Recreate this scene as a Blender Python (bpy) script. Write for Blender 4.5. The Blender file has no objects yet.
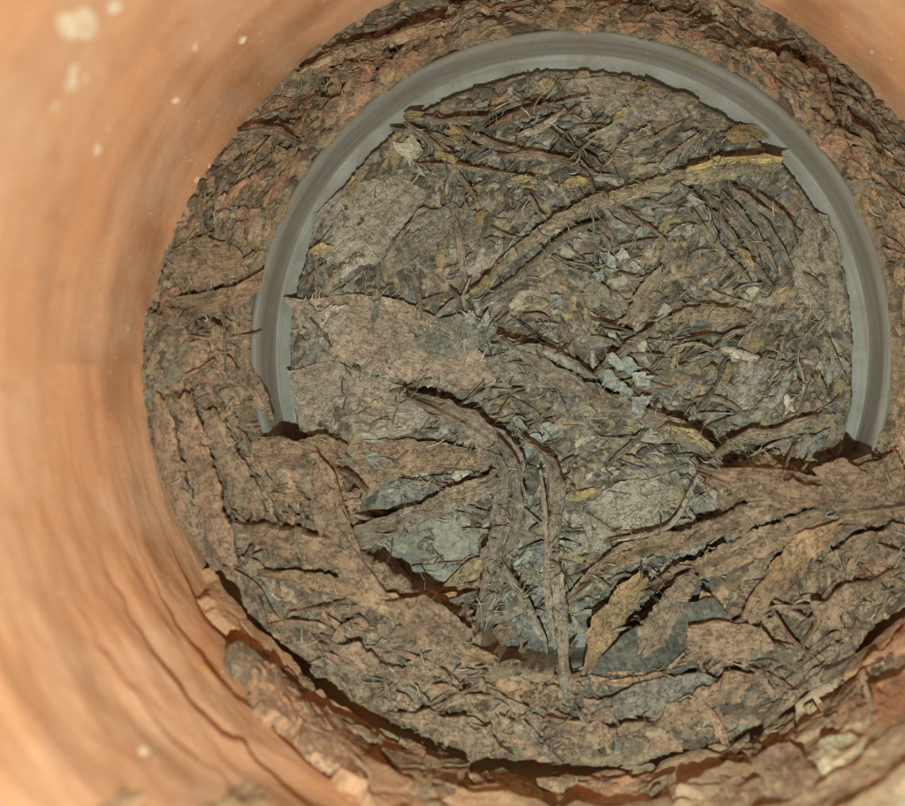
import bpy, math, random
import numpy as np
from mathutils import Vector

# ------------------------------------------------------------------ camera, world, flash
MM = 0.001
CAM_Z = 137.3            # camera height above the level where debris meets the clay wall, in mm
FPX = 760.0              # focal length in photo pixels (photo is 905 x 806)
CX, CY = 574.0, 362.0    # where the pipe axis runs through the photo

sc = bpy.context.scene
cam_d = bpy.data.cameras.new('camera')
cam = bpy.data.objects.new('camera', cam_d)
sc.collection.objects.link(cam)
cam.location = (0, 0, CAM_Z * MM)
cam.rotation_euler = (0, 0, 0)
cam_d.sensor_fit = 'HORIZONTAL'
cam_d.sensor_width = 36.0
cam_d.lens = 36.0 * FPX / 905.0
cam_d.shift_x = (452.5 - CX) / 905.0
cam_d.shift_y = -(403.0 - CY) / 905.0
cam_d.clip_start = 0.002
cam_d.clip_end = 10.0
cam_d.dof.use_dof = True
cam_d.dof.focus_distance = 0.141
cam_d.dof.aperture_fstop = 7.0
sc.camera = cam

w = bpy.data.worlds.new('World')
sc.world = w
w.use_nodes = True
w.node_tree.nodes['Background'].inputs[0].default_value = (0.9, 0.95, 1.0, 1)
w.node_tree.nodes['Background'].inputs[1].default_value = 0.012

fl = bpy.data.lights.new('flash', 'POINT')
fl.energy = 1.12
fl.color = (0.775, 0.98, 0.94)
fl.shadow_soft_size = 0.0022
flo = bpy.data.objects.new('flash', fl)
sc.collection.objects.link(flo)
flo.location = (-0.003, -0.052, 0.133)

sc.view_settings.view_transform = 'Standard'
sc.view_settings.look = 'None'
sc.view_settings.exposure = 0.0
sc.view_settings.gamma = 1.0
sc.view_settings.use_curve_mapping = False

rng = np.random.default_rng(11)
random.seed(5)
COL = sc.collection


# ------------------------------------------------------------------ small helpers
def px(x, y, z=0.0):
    """photo pixel -> x, y in mm on the level z (mm)"""
    d = CAM_Z - z
    return (x - CX) * d / FPX, (CY - y) * d / FPX


def ss(a, b, t):
    t = np.clip((np.asarray(t, float) - a) / (b - a), 0, 1)
    return t * t * (3 - 2 * t)


_LAT = {}


def vn(x, y, scale, seed):
    """value noise, -1..1, feature size = scale"""
    if seed not in _LAT:
        _LAT[seed] = np.random.default_rng(1000 + seed).random((256, 256)) * 2 - 1
    L = _LAT[seed]
    u = np.asarray(x, float) / scale
    v = np.asarray(y, float) / scale
    iu = np.floor(u).astype(int)
    iv = np.floor(v).astype(int)
    fu = u - iu
    fv = v - iv
    fu = fu * fu * (3 - 2 * fu)
    fv = fv * fv * (3 - 2 * fv)
    a = L[iu % 256, iv % 256]
    b = L[(iu + 1) % 256, iv % 256]
    c = L[iu % 256, (iv + 1) % 256]
    d = L[(iu + 1) % 256, (iv + 1) % 256]
    return (a * (1 - fu) + b * fu) * (1 - fv) + (c * (1 - fu) + d * fu) * fv


def fbm(x, y, scale, seed, octv=4):
    s = 0
    a = 1.0
    n = 0
    for o in range(octv):
        s = s + a * vn(x, y, scale / 2 ** o, seed + o * 17)
        n += a
        a *= 0.55
    return s / n


def blur(a, k):
    """box blur, twice, radius k cells"""
    for _ in range(2):
        for ax in (0, 1):
            p = np.pad(a, [(k + 1, k) if i == ax else (0, 0) for i in (0, 1)], mode='edge')
            c = np.cumsum(p, axis=ax)
            n = a.shape[ax]
            hi = np.take(c, range(2 * k + 1, 2 * k + 1 + n), axis=ax)
            lo = np.take(c, range(0, n), axis=ax)
            a = (hi - lo) / (2 * k + 1)
    return a


def in_poly(x, y, poly):
    inside = np.zeros(np.shape(x), bool)
    n = len(poly)
    j = n - 1
    for i in range(n):
        xi, yi = poly[i]
        xj, yj = poly[j]
        c = ((yi > y) != (yj > y)) & (x < (xj - xi) * (y - yi) / (yj - yi + 1e-12) + xi)
        inside ^= c
        j = i
    return inside


def crspline(P, n):
    """Catmull-Rom through P, n points evenly spread"""
    P = np.array(P, float)
    if len(P) == 2:
        t = np.linspace(0, 1, n)[:, None]
        return P[0] * (1 - t) + P[1] * t
    Q = np.vstack([2 * P[0] - P[1], P, 2 * P[-1] - P[-2]])
    out = []
    for i in range(1, len(Q) - 2):
        for t in np.linspace(0, 1, 24, endpoint=False):
            a, b, c, d = Q[i - 1], Q[i], Q[i + 1], Q[i + 2]
            out.append(0.5 * (2 * b + (c - a) * t + (2 * a - 5 * b + 4 * c - d) * t * t + (3 * b - a - 3 * c + d) * t ** 3))
    out.append(P[-1])
    out = np.array(out)
    s = np.concatenate([[0], np.cumsum(np.linalg.norm(np.diff(out[:, :2], axis=0), axis=1))])
    t = np.linspace(0, s[-1], n)
    return np.stack([np.interp(t, s, out[:, k]) for k in range(out.shape[1])], 1)


def srgb(r, g, b):
    f = lambda c: (c / 255 / 12.92) if c <= 10 else ((c / 255 + 0.055) / 1.055) ** 2.4
    return np.array([f(r), f(g), f(b)])


def mesh_object(name, verts, faces, mat, uvs=None, cols=None, parent=None, smooth=35, color=None):
    me = bpy.data.meshes.new(name)
    me.from_pydata([tuple(v) for v in verts], [], faces)
    if uvs is not None:
        ul = me.uv_layers.new(name='UVMap')
        li = np.zeros(len(me.loops), dtype=np.int32)
        me.loops.foreach_get('vertex_index', li)
        ul.data.foreach_set('uv', np.asarray(uvs, dtype=np.float32)[li].ravel())
    if cols is not None:
        ca = me.color_attributes.new('Col', 'FLOAT_COLOR', 'POINT')
        c4 = np.ones((len(verts), 4), dtype=np.float32)
        c4[:, :3] = cols
        ca.data.foreach_set('color', c4.ravel())
    me.polygons.foreach_set('use_smooth', [True] * len(me.polygons))
    if smooth:
        me.set_sharp_from_angle(angle=math.radians(smooth))
    me.materials.append(mat)
    me.update()
    o = bpy.data.objects.new(name, me)
    COL.objects.link(o)
    if parent:
        o.parent = parent
    if color is not None:
        o.color = (color[0], color[1], color[2], 1)
    return o


def tag(o, label=None, cat=None, group=None, kind=None):
    if label:
        o['label'] = label
    if cat:
        o['category'] = cat
    if group:
        o['group'] = group
    if kind or label:
        o['kind'] = kind or 'thing'
    return o


# ------------------------------------------------------------------ materials
class NT:
    def __init__(self, name):
        self.m = bpy.data.materials.new(name)
        self.m.use_nodes = True
        self.t = self.m.node_tree
        self.b = self.t.nodes['Principled BSDF']

    def n(self, typ, **kw):
        nd = self.t.nodes.new(typ)
        for k, v in kw.items():
            if isinstance(k, str) and hasattr(nd, k):
                setattr(nd, k, v)
        return nd

    def l(self, a, b):
        self.t.links.new(a, b)

    def noise(self, vec, scale, detail=4, rough=0.6, dist=0.0):
        nd = self.n('ShaderNodeTexNoise')
        nd.inputs['Scale'].default_value = scale
        nd.inputs['Detail'].default_value = detail
        nd.inputs['Roughness'].default_value = rough
        nd.inputs['Distortion'].default_value = dist
        self.l(vec, nd.inputs['Vector'])
        return nd.outputs['Fac']

    def ramp(self, fac, lo, hi, a, b):
        nd = self.n('ShaderNodeMapRange')
        nd.inputs['From Min'].default_value = lo
        nd.inputs['From Max'].default_value = hi
        nd.inputs['To Min'].default_value = a
        nd.inputs['To Max'].default_value = b
        self.l(fac, nd.inputs['Value'])
        return nd.outputs['Result']

    def scale(self, vec, s):
        nd = self.n('ShaderNodeVectorMath', operation='MULTIPLY')
        self.l(vec, nd.inputs[0])
        nd.inputs[1].default_value = s
        return nd.outputs[0]

    def mul(self, a, b):
        nd = self.n('ShaderNodeMath', operation='MULTIPLY')
        for i, q in enumerate((a, b)):
            if isinstance(q, (int, float)):
                nd.inputs[i].default_value = q
            else:
                self.l(q, nd.inputs[i])
        return nd.outputs[0]

    def add(self, a, b):
        nd = self.n('ShaderNodeMath', operation='ADD')
        for i, q in enumerate((a, b)):
            if isinstance(q, (int, float)):
                nd.inputs[i].default_value = q
            else:
                self.l(q, nd.inputs[i])
        return nd.outputs[0]

    def tint(self, col, fac):
        """colour * scalar"""
        nd = self.n('ShaderNodeVectorMath', operation='SCALE')
        self.l(col, nd.inputs[0])
        self.l(fac, nd.inputs['Scale'])
        return nd.outputs[0]

    def mix(self, fac, a, b):
        nd = self.n('ShaderNodeMix', data_type='RGBA')
        self.l(fac, nd.inputs[0]) if not isinstance(fac, (int, float)) else setattr(nd.inputs[0], 'default_value', fac)
        for i, q in ((6, a), (7, b)):
            if isinstance(q, (tuple, list, np.ndarray)):
                nd.inputs[i].default_value = (q[0], q[1], q[2], 1)
            else:
                self.l(q, nd.inputs[i])
        return nd.outputs[2]

    def bump(self, h, strength, dist):
        nd = self.n('ShaderNodeBump')
        nd.inputs['Strength'].default_value = strength
        nd.inputs['Distance'].default_value = dist
        self.l(h, nd.inputs['Height'])
        self.l(nd.outputs[0], self.b.inputs['Normal'])

    def finish(self, col, rough, spec=0.3):
        self.l(col, self.b.inputs['Base Color'])
        if isinstance(rough, (int, float)):
            self.b.inputs['Roughness'].default_value = rough
        else:
            self.l(rough, self.b.inputs['Roughness'])
        self.b.inputs['Specular IOR Level'].default_value = spec
        return self.m


MUD = srgb(120, 113, 96)


def piece_material(name, mud_amt=(0.15, 0.75), streak=(0.35, 1.55), rough=(0.6, 0.95), spec=0.3, along=0.5, across=4.5, mud=MUD, crackle=0.55, gain=1.42, pores=1.0, hue=(1, 1, 1)):
    t = NT(name)
    oi = t.n('ShaderNodeObjectInfo')
    uv = t.n('ShaderNodeUVMap').outputs[0]
    pos = t.n('ShaderNodeNewGeometry').outputs['Position']
    rnd = t.n('ShaderNodeVectorMath', operation='ADD')
    t.l(t.scale(uv, (along, across, 1)), rnd.inputs[0])
    cmb = t.n('ShaderNodeCombineXYZ')
    t.l(t.mul(oi.outputs['Random'], 97.0), cmb.inputs[2])
    t.l(cmb.outputs[0], rnd.inputs[1])
    st = t.noise(rnd.outputs[0], 1.0, 5, 0.62, 0.9)
    fine = t.noise(pos, 5200, 3, 0.7)
    mid = t.noise(pos, 900, 4, 0.65)
    big = t.noise(pos, 230, 4, 0.6)
    c = t.tint(oi.outputs['Color'], t.ramp(st, 0.33, 0.67, *streak))
    c = t.mix(t.ramp(t.add(t.mul(big, 0.55), t.mul(mid, 0.45)), 0.36, 0.64, *mud_amt), c, mud * 0.95)
    pore = t.noise(pos, 1900, 3, 0.6)
    crk = t.noise(t.scale(pos, (1, 1, 1)), 480, 6, 0.72)
    c = t.tint(c, t.ramp(fine, 0.3, 0.7, 0.76, 1.24))
    c = t.tint(c, t.ramp(mid, 0.28, 0.72, 0.68, 1.32))
    c = t.tint(c, t.ramp(t.noise(pos, 140, 3, 0.6), 0.3, 0.7, 0.72, 1.3))
    c = t.mix(t.ramp(pore, 0.34, 0.26, 0.0, 0.75 * pores), c, srgb(52, 46, 38))
    c = t.mix(t.ramp(pore, 0.68, 0.76, 0.0, 0.55), c, srgb(164, 156, 138))
    grain = t.noise(pos, 3300, 2, 0.5)
    c = t.mix(t.ramp(grain, 0.68, 0.76, 0.0, 0.45), c, srgb(172, 164, 146))
    c = t.mix(t.ramp(grain, 0.32, 0.25, 0.0, 0.45), c, srgb(46, 40, 33))
    # fine drying cracks: a thin band of the noise
    ab = t.n('ShaderNodeMath', operation='ABSOLUTE')
    t.l(t.add(crk, -0.47), ab.inputs[0])
    line = t.ramp(ab.outputs[0], 0.0, 0.012, 1.0, 0.0)
    c = t.mix(t.mul(line, crackle), c, srgb(50, 42, 34))
    gn = t.n('ShaderNodeValue')
    gn.outputs[0].default_value = gain
    c = t.scale(t.tint(c, gn.outputs[0]), hue)
    hgt = t.add(t.mul(st, 1.0), t.add(t.mul(fine, 0.35), t.mul(mid, 0.9)))
    t.bump(t.add(hgt, t.mul(line, -0.8 * crackle)), 1.0, 0.0007)
    return t.finish(c, t.ramp(mid, 0.3, 0.7, *rough), spec)


M_FIB = piece_material('muddy_plant_fibre', mud_amt=(0.2, 0.82), pores=0.5, gain=1.48, hue=(1.03, 1.0, 1.07))
M_BARK = piece_material('muddy_bark', mud_amt=(0.25, 0.9), streak=(0.55, 1.4), along=0.4, across=2.2, mud=srgb(130, 108, 86), pores=0.3, crackle=0.8, gain=1.38, hue=(1.0, 0.965, 0.98))
M_LEAF = piece_material('dried_leaf', mud_amt=(0.2, 0.8), streak=(0.65, 1.35), along=0.5, across=1.4, pores=0.25, crackle=0.35, gain=1.48, hue=(1.03, 1.0, 1.07))
M_GOLD = piece_material('golden_straw', mud_amt=(0.0, 0.75), rough=(0.14, 0.55), spec=0.8)
M_PALE = piece_material('pale_crumb', mud_amt=(0.0, 0.4), streak=(0.7, 1.3), along=2, across=2, crackle=0.2, pores=0.5)
M_STONE = piece_material('smooth_grey_stone', mud_amt=(0.0, 0.35), streak=(0.88, 1.12), along=0.6, across=0.6, crackle=0.0, pores=0.1)
M_CLOD = piece_material('baked_soil_clod', mud_amt=(0.0, 0.5), streak=(0.7, 1.25), along=0.5, across=0.8, mud=srgb(150, 118, 92))


def bed_material(name, gain=1.5, con=1.0):
    t = NT(name)
    ca = t.n('ShaderNodeVertexColor', layer_name='Col').outputs[0]
    pos = t.n('ShaderNodeNewGeometry').outputs['Position']
    fine = t.noise(pos, 5200, 4, 0.7)
    mid = t.noise(pos, 1100, 5, 0.65)
    c = t.tint(ca, t.ramp(fine, 0.3, 0.7, 1 - 0.5 * con, 1 + 0.5 * con))
    c = t.tint(c, t.ramp(mid, 0.28, 0.72, 1 - 0.45 * con, 1 + 0.42 * con))
    gn = t.n('ShaderNodeValue')
    gn.outputs[0].default_value = gain
    c = t.tint(c, gn.outputs[0])
    pore = t.noise(pos, 2000, 3, 0.6)
    c = t.mix(t.ramp(pore, 0.35, 0.27, 0.0, 0.75 * con), c, srgb(48, 42, 35))
    c = t.mix(t.ramp(pore, 0.68, 0.76, 0.0, 0.5 * con), c, srgb(166, 158, 140))
    t.bump(t.add(t.mul(fine, 0.5), t.add(mid, t.mul(pore, 0.4))), con, 0.0009)
    return t.finish(c, t.ramp(mid, 0.3, 0.7, 0.65, 0.98), 0.28)


M_BED = bed_material('silt_and_chaff')
M_CRUST = bed_material('dried_mud', 1.22, 0.5)


def clay_material():
    t = NT('fired_clay')
    pos = t.n('ShaderNodeNewGeometry').outputs['Position']
    ca = t.n('ShaderNodeVertexColor', layer_name='Col').outputs[0]
    band = t.noise(t.scale(pos, (14, 14, 190)), 1.0, 5, 0.6)
    patch = t.noise(pos, 55, 4, 0.6)
    spk = t.noise(pos, 900, 3, 0.6)
    fine = t.noise(pos, 4200, 3, 0.6)
    c = t.tint(ca, t.ramp(band, 0.3, 0.7, 0.89, 1.09))
    c = t.mix(t.ramp(patch, 0.42, 0.68, 0.0, 0.38), c, (0.66, 0.44, 0.30))
    c = t.mix(t.ramp(t.noise(t.scale(pos, (1, 1, 1.6)), 120, 5, 0.65), 0.56, 0.72, 0.0, 0.5), c, (0.40, 0.17, 0.075))
    c = t.mix(t.ramp(spk, 0.66, 0.74, 0.0, 0.6), c, (0.74, 0.62, 0.50))
    c = t.tint(c, t.ramp(fine, 0.3, 0.7, 0.9, 1.1))
    t.bump(t.add(t.mul(band, 0.7), t.add(t.mul(spk, 0.3), t.mul(fine, 0.12))), 0.5, 0.0008)
    return t.finish(c, t.ramp(patch, 0.3, 0.7, 0.55, 0.8), 0.3)


M_CLAY = clay_material()


def grey_ring_material(name, ca, cb_, dirt_shade):
    t = NT(name)
    pos = t.n('ShaderNodeNewGeometry').outputs['Position']
    sep = t.n('ShaderNodeSeparateXYZ')
    t.l(pos, sep.inputs[0])
    # scuffs that run round the ring: stretch noise in radius and height only
    ln = t.n('ShaderNodeVectorMath', operation='LENGTH')
    t.l(t.scale(pos, (1, 1, 0)), ln.inputs[0])
    cb = t.n('ShaderNodeCombineXYZ')
    t.l(t.mul(ln.outputs['Value'], 900.0), cb.inputs[0])
    t.l(t.mul(sep.outputs[2], 900.0), cb.inputs[1])
    nv = t.n('ShaderNodeVectorMath', operation='ADD')
    t.l(cb.outputs[0], nv.inputs[0])
    t.l(t.scale(pos, (38, 38, 38)), nv.inputs[1])
    scuff = t.noise(nv.outputs[0], 1.0, 5, 0.65)
    big = t.noise(pos, 130, 5, 0.65)
    fine = t.noise(pos, 5000, 3, 0.7)
    c = t.mix(t.ramp(scuff, 0.32, 0.68, 0, 1), srgb(*ca), srgb(*cb_))
    c = t.mix(t.ramp(big, 0.62 - dirt_shade, 0.76 - 0.6 * dirt_shade, 0.0, 0.7), c, srgb(112, 104, 88))
    spots = t.noise(pos, 1500, 2, 0.5)
    c = t.mix(t.ramp(spots, 0.68, 0.73, 0.0, 0.6), c, srgb(70, 66, 56))
    c = t.tint(c, t.ramp(fine, 0.3, 0.7, 0.86, 1.14))
    t.bump(t.add(scuff, t.mul(fine, 0.3)), 0.45, 0.0003)
    return t.finish(c, t.ramp(big, 0.3, 0.7, 0.5, 0.8), 0.3)


M_RING = grey_ring_material('grey_plastic_dusty', (116, 112, 104), (142, 137, 127), 0.17)
M_LIP = grey_ring_material('grey_plastic_scuffed', (98, 95, 90), (130, 125, 117), 0.22)

# ------------------------------------------------------------------ the setting: soil the pipe is bedded in
def soil_bed():
    n = 40
    xs = np.linspace(-0.16, 0.16, n)
    X, Y = np.meshgrid(xs, xs, indexing='ij')
    Z = -0.045 + 0.0004 * fbm(X * 1000, Y * 1000, 20, 3)
    v = np.stack([X, Y, Z], -1).reshape(-1, 3)
    f = [(i * n + j, (i + 1) * n + j, (i + 1) * n + j + 1, i * n + j + 1) for i in range(n - 1) for j in range(n - 1)]
    c = np.tile(srgb(112, 92, 74), (len(v), 1))
    o = mesh_object('ground', v, f, M_BED, cols=c)
    tag(o, kind='structure')


soil_bed()

# ------------------------------------------------------------------ clay pipe
R_CLAY = 75.0
Z_LO, Z_HI = -44.0, 96.0


def wall_thick(th, z):
    """uneven inner face of the clay pipe in mm (towards the axis), th in radians"""
    a = th * R_CLAY
    h = 0.3 * fbm(a, z * 3, 60, 41, 3) + 0.12 * fbm(a, z * 3, 22, 43, 3)
    # throwing ridges, strongest low on the left where the wall is scored
    low = ss(math.radians(165), math.radians(215), th) * (1 - ss(math.radians(300), math.radians(330), th))
    amp = np.clip(0.45 + 1.1 * fbm(a, z, 24, 49, 3), 0, 1)
    ridge = np.sin((z + 5.0 * fbm(a, z, 35, 45, 3) + 0.05 * a) * 2 * math.pi / 8.5)
    h = h + ridge * amp * (0.05 + 0.10 * low) * (1 - ss(40, 70, z)) + low * 0.55 * fbm(a * 0.6, z * 2.2, 14, 47, 4)
    # dried layers flaking off in steps, each with a sharp lower edge
    flk = ss(math.radians(188), math.radians(222), th) * (1 - ss(math.radians(318), math.radians(345), th)) * (1 - ss(26, 52, z))
    ph = (z + 4.5 * fbm(a, z * 0.3, 30, 57, 4) + 0.9 * fbm(a, z * 0.3, 4, 58, 3) - 0.035 * a) / 8.0
    f = ph - np.floor(ph)
    h = h + flk * amp * 1.15 * (1 - f) ** 1.3 * ss(0, 0.05, f)
    return h


def clay_pipe():
    nt, nz = 560, 380
    th = np.linspace(0, 2 * math.pi, nt, endpoint=False)
    zz = np.concatenate([np.linspace(Z_LO, -8, 14, endpoint=False), np.linspace(-8, 62, 330, endpoint=False), np.linspace(62, Z_HI, 36)])
    T, Z = np.meshgrid(th, zz, indexing='ij')
    r = R_CLAY - wall_thick(T, Z)
    verts = [np.stack([r * np.cos(T), r * np.sin(T), Z], -1).reshape(-1, 3)]
    # rim and outside
    prof = [(76.2, Z_HI + 2.2), (78.5, Z_HI + 3), (84.5, Z_HI + 3), (86.6, Z_HI + 2), (87.4, Z_HI), (87.4, Z_LO)]
    for (rr, z) in prof:
        verts.append(np.stack([rr * np.cos(th), rr * np.sin(th), np.full(nt, z)], -1))
    base = nt * nz
    faces = []
    for i in range(nt):
        j = (i + 1) % nt
        for k in range(nz - 1):
            faces.append((i * nz + k, i * nz + k + 1, j * nz + k + 1, j * nz + k))
        prev = (i * nz + nz - 1, j * nz + nz - 1)
        for q in range(len(prof)):
            cur = (base + q * nt + i, base + q * nt + j)
            faces.append((prev[0], cur[0], cur[1], prev[1]))
            prev = cur
        faces.append((prev[0], i * nz, j * nz, prev[1]))
    V = np.vstack(verts)
    ang = np.arctan2(V[:, 1], V[:, 0])
    a = ang * R_CLAY
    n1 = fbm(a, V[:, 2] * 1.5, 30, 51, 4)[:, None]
    dirt_shade = (ss(0.0, 0.6, fbm(a, V[:, 2] * 2.2, 22, 53, 4) + 0.25) * ss(34, 4, V[:, 2] + 8 * fbm(a, V[:, 2], 26, 55, 3) - 26 * ss(math.radians(185), math.radians(235), np.mod(ang, 2 * math.pi)) * (np.mod(ang, 2 * math.pi) < 5.9)))[:, None]  # mottled dirt film that also paints the light's falloff towards the debris
    c = srgb(206, 147, 107)[None] * (1 - 0.65 * dirt_shade) + srgb(140, 96, 62)[None] * 0.65 * dirt_shade
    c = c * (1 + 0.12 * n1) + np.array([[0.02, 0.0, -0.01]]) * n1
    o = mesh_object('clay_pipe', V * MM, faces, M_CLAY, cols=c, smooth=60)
    tag(o, 'round terracotta clay pipe with scored orange inner wall', 'pipe')
    return o


pipe = clay_pipe()

# ------------------------------------------------------------------ grey ring (the inner pipe's socket)
RING_Y = 2.0
RING_X = -0.4
RS = 0.972


def rrad(x, y):
    """distance from the ring's axis, in units of the ring profile"""
    return np.hypot(np.asarray(x) - RING_X, np.asarray(y) - RING_Y) / RS




def grey_ring():
    lip = [(60.5, -34), (60.5, -1.2), (60.0, -0.2), (59.4, 0.15), (58.8, 0.05), (58.35, -0.7), (58.2, -2.5), (58.0, -4.4), (57.75, -5.6), (57.55, -6.0), (59.4, -6.2), (59.4, -34)]
    sho = [(59.3, -6.3), (57.5, -6.15), (57.0, -6.6), (56.3, -7.15), (55.2, -7.75), (54.3, -8.4), (53.8, -9.4), (53.6, -12), (53.6, -34), (59.3, -34)]
    root = bpy.data.objects.new('grey_ring', None)
    COL.objects.link(root)
    root.location = (RING_X * MM, RING_Y * MM, -0.034)
    root.empty_display_size = 0.01
    tag(root, 'smooth grey plastic pipe collar set inside the clay pipe around the debris plug', 'pipe collar')
    nt = 420
    th = np.linspace(0, 2 * math.pi, nt, endpoint=False)
    for nm, prof, mat in (('lip', lip, M_LIP), ('shoulder', sho, M_RING)):
        Q = []
        for a, b in zip(prof[:-1], prof[1:]):
            for t in (0, 0.5):
                Q.append((a[0] * (1 - t) + b[0] * t, a[1] * (1 - t) + b[1] * t))
        Q.append(prof[-1])
        V = []
        for (r, z) in Q:
            dr = 0.22 * fbm(th * 50, np.full(nt, z * 0.5), 26, 61, 3)
            dz = 0.18 * fbm(th * 50, np.full(nt, z * 0.5), 18, 63, 3)
            V.append(np.stack([(r * RS + dr) * np.cos(th), (r * RS + dr) * np.sin(th), z + dz + 34.0], -1))
        V = np.vstack(V)
        m = len(Q)
        faces = []
        for k in range(m):
            k2 = (k + 1) % m
            for i in range(nt):
                j = (i + 1) % nt
                faces.append((k * nt + i, k * nt + j, k2 * nt + j, k2 * nt + i))
        mesh_object(nm, V * MM, faces, mat, smooth=50, parent=root)


grey_ring()

# ------------------------------------------------------------------ debris bed as a height map
NG = 640
EXT = 77.0
gx = np.linspace(-EXT, EXT, NG)
CELL = gx[1] - gx[0]
GX, GY = np.meshgrid(gx, gx, indexing='ij')
GR = np.hypot(GX, GY)
GRR = rrad(GX, GY)
# photo coordinates of each cell at z = 0
PXg = GX * FPX / CAM_Z + CX
PYg = CY - GY * FPX / CAM_Z
jx = PXg + 7 * fbm(PXg, PYg, 40, 71, 4)
jy = PYg + 7 * fbm(PXg, PYg, 40, 73, 4)

HEAP = [(120, 300), (232, 335), (244, 392), (262, 434), (294, 454), (330, 452), (352, 490), (372, 545), (402, 588), (440, 596), (470, 612),
        (500, 652), (545, 660), (582, 672), (640, 648), (690, 618), (722, 575), (716, 500), (716, 467), (775, 462), (830, 474), (868, 456), (895, 470), (960, 460),
        (1010, 500), (1010, 860), (100, 860)]
heap_mask = in_poly(jx, jy, HEAP).astype(float)
heap_s = blur(heap_mask, 2)
inside = GRR < 54.6 + 0.45 * fbm(PXg, PYg, 30, 75, 3)

# plug surface
yy = GY
plug = -6.2 - 1.4 * ss(52, 20, np.hypot(GX, GY)) + 2.0 * ss(5, -40, yy) + 0.9 * fbm(PXg, PYg, 130, 77, 4)
for (cx_, cy_, rad, dep) in ((436, 552, 52, -3.5), (632, 655, 62, -1.6), (520, 640, 36, -1.5), (800, 440, 70, 3.0), (345, 440, 50, 2.2), (740, 520, 60, 2.5), (760, 300, 60, -1.2), (420, 180, 80, -0.8)):
    g = np.exp(-(((PXg - cx_) ** 2 + (PYg - cy_) ** 2) / rad ** 2) ** 1.5)
    plug = plug + dep * g
plug = np.where(GRR > 53.2, np.maximum(plug, -6.6), plug)
# collar and heap
coll = 0.7 + 0.9 * fbm(PXg, PYg, 70, 81, 4) + 2.0 * ss(66, 74.5, GR) + 1.0 * ss(10, -40, yy)
coll = coll - 7.0 * ss(60, 73, GR) * ss(12, 55, yy)
heap = 1.9 + 1.3 * fbm(PXg, PYg, 90, 83, 4) + 2.4 * ss(56, 74, GR) + 1.2 * ss(-20, -60, yy)
angg = np.mod(np.arctan2(GY, GX), 2 * math.pi)
sector = ss(math.radians(196), math.radians(214), angg) * (1 - ss(math.radians(318), math.radians(330), angg))
moat_r = 70.3 + 1.7 * fbm(PXg, PYg, 55, 84, 5) + 5 * (1 - sector)
heap = np.where(GR > moat_r, -28.0, heap)
ringgap = (GRR >= 54.6) & (GRR < 60.6)
low = np.where(GRR < 57.5, plug, coll)
low = np.where(ringgap, -12.0, low)
low = np.where((~inside) & (GRR < 57), -12.0, low)
# collar debris laps a little over the lip
lap = (GRR >= 59.5 + 1.3 * fbm(PXg, PYg, 26, 85, 5))
low = np.where(lap, coll, low)
hmap = low * (1 - heap_s) + heap * heap_s
hmap = np.where(heap_s < 0.02, low, hmap)

# colours of the bed
c_plug = srgb(116, 107, 88)
c_heap = srgb(124, 104, 82)
c_coll = srgb(130, 110, 86)
c_red = srgb(150, 110, 84)
n1 = fbm(PXg, PYg, 120, 87, 4)
n2 = fbm(PXg, PYg, 45, 89, 4)
cm = np.where(((GRR < 57.5) & (heap_mask < 0.5))[..., None], c_plug, c_coll)
cm = cm * (1 - heap_s[..., None]) + c_heap * heap_s[..., None]
red = np.clip(ss(62, 76, GR) * (0.35 + 0.6 * n1) + heap_s * 0.25 * ss(0.0, 0.6, n1), 0, 1)
cm = cm * (1 - red[..., None]) + c_red * red[..., None]
grn = np.clip(ss(0.05, 0.5, n2), 0, 1)[..., None] * 0.5
cm = cm * (1 - grn) + srgb(110, 108, 94) * grn
cm = cm * (1 + 0.18 * n2[..., None])
cm = np.where(((GRR < 57.5) & (heap_mask < 0.5))[..., None], cm * np.array([1.05, 1.02, 1.09]), cm)

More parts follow.
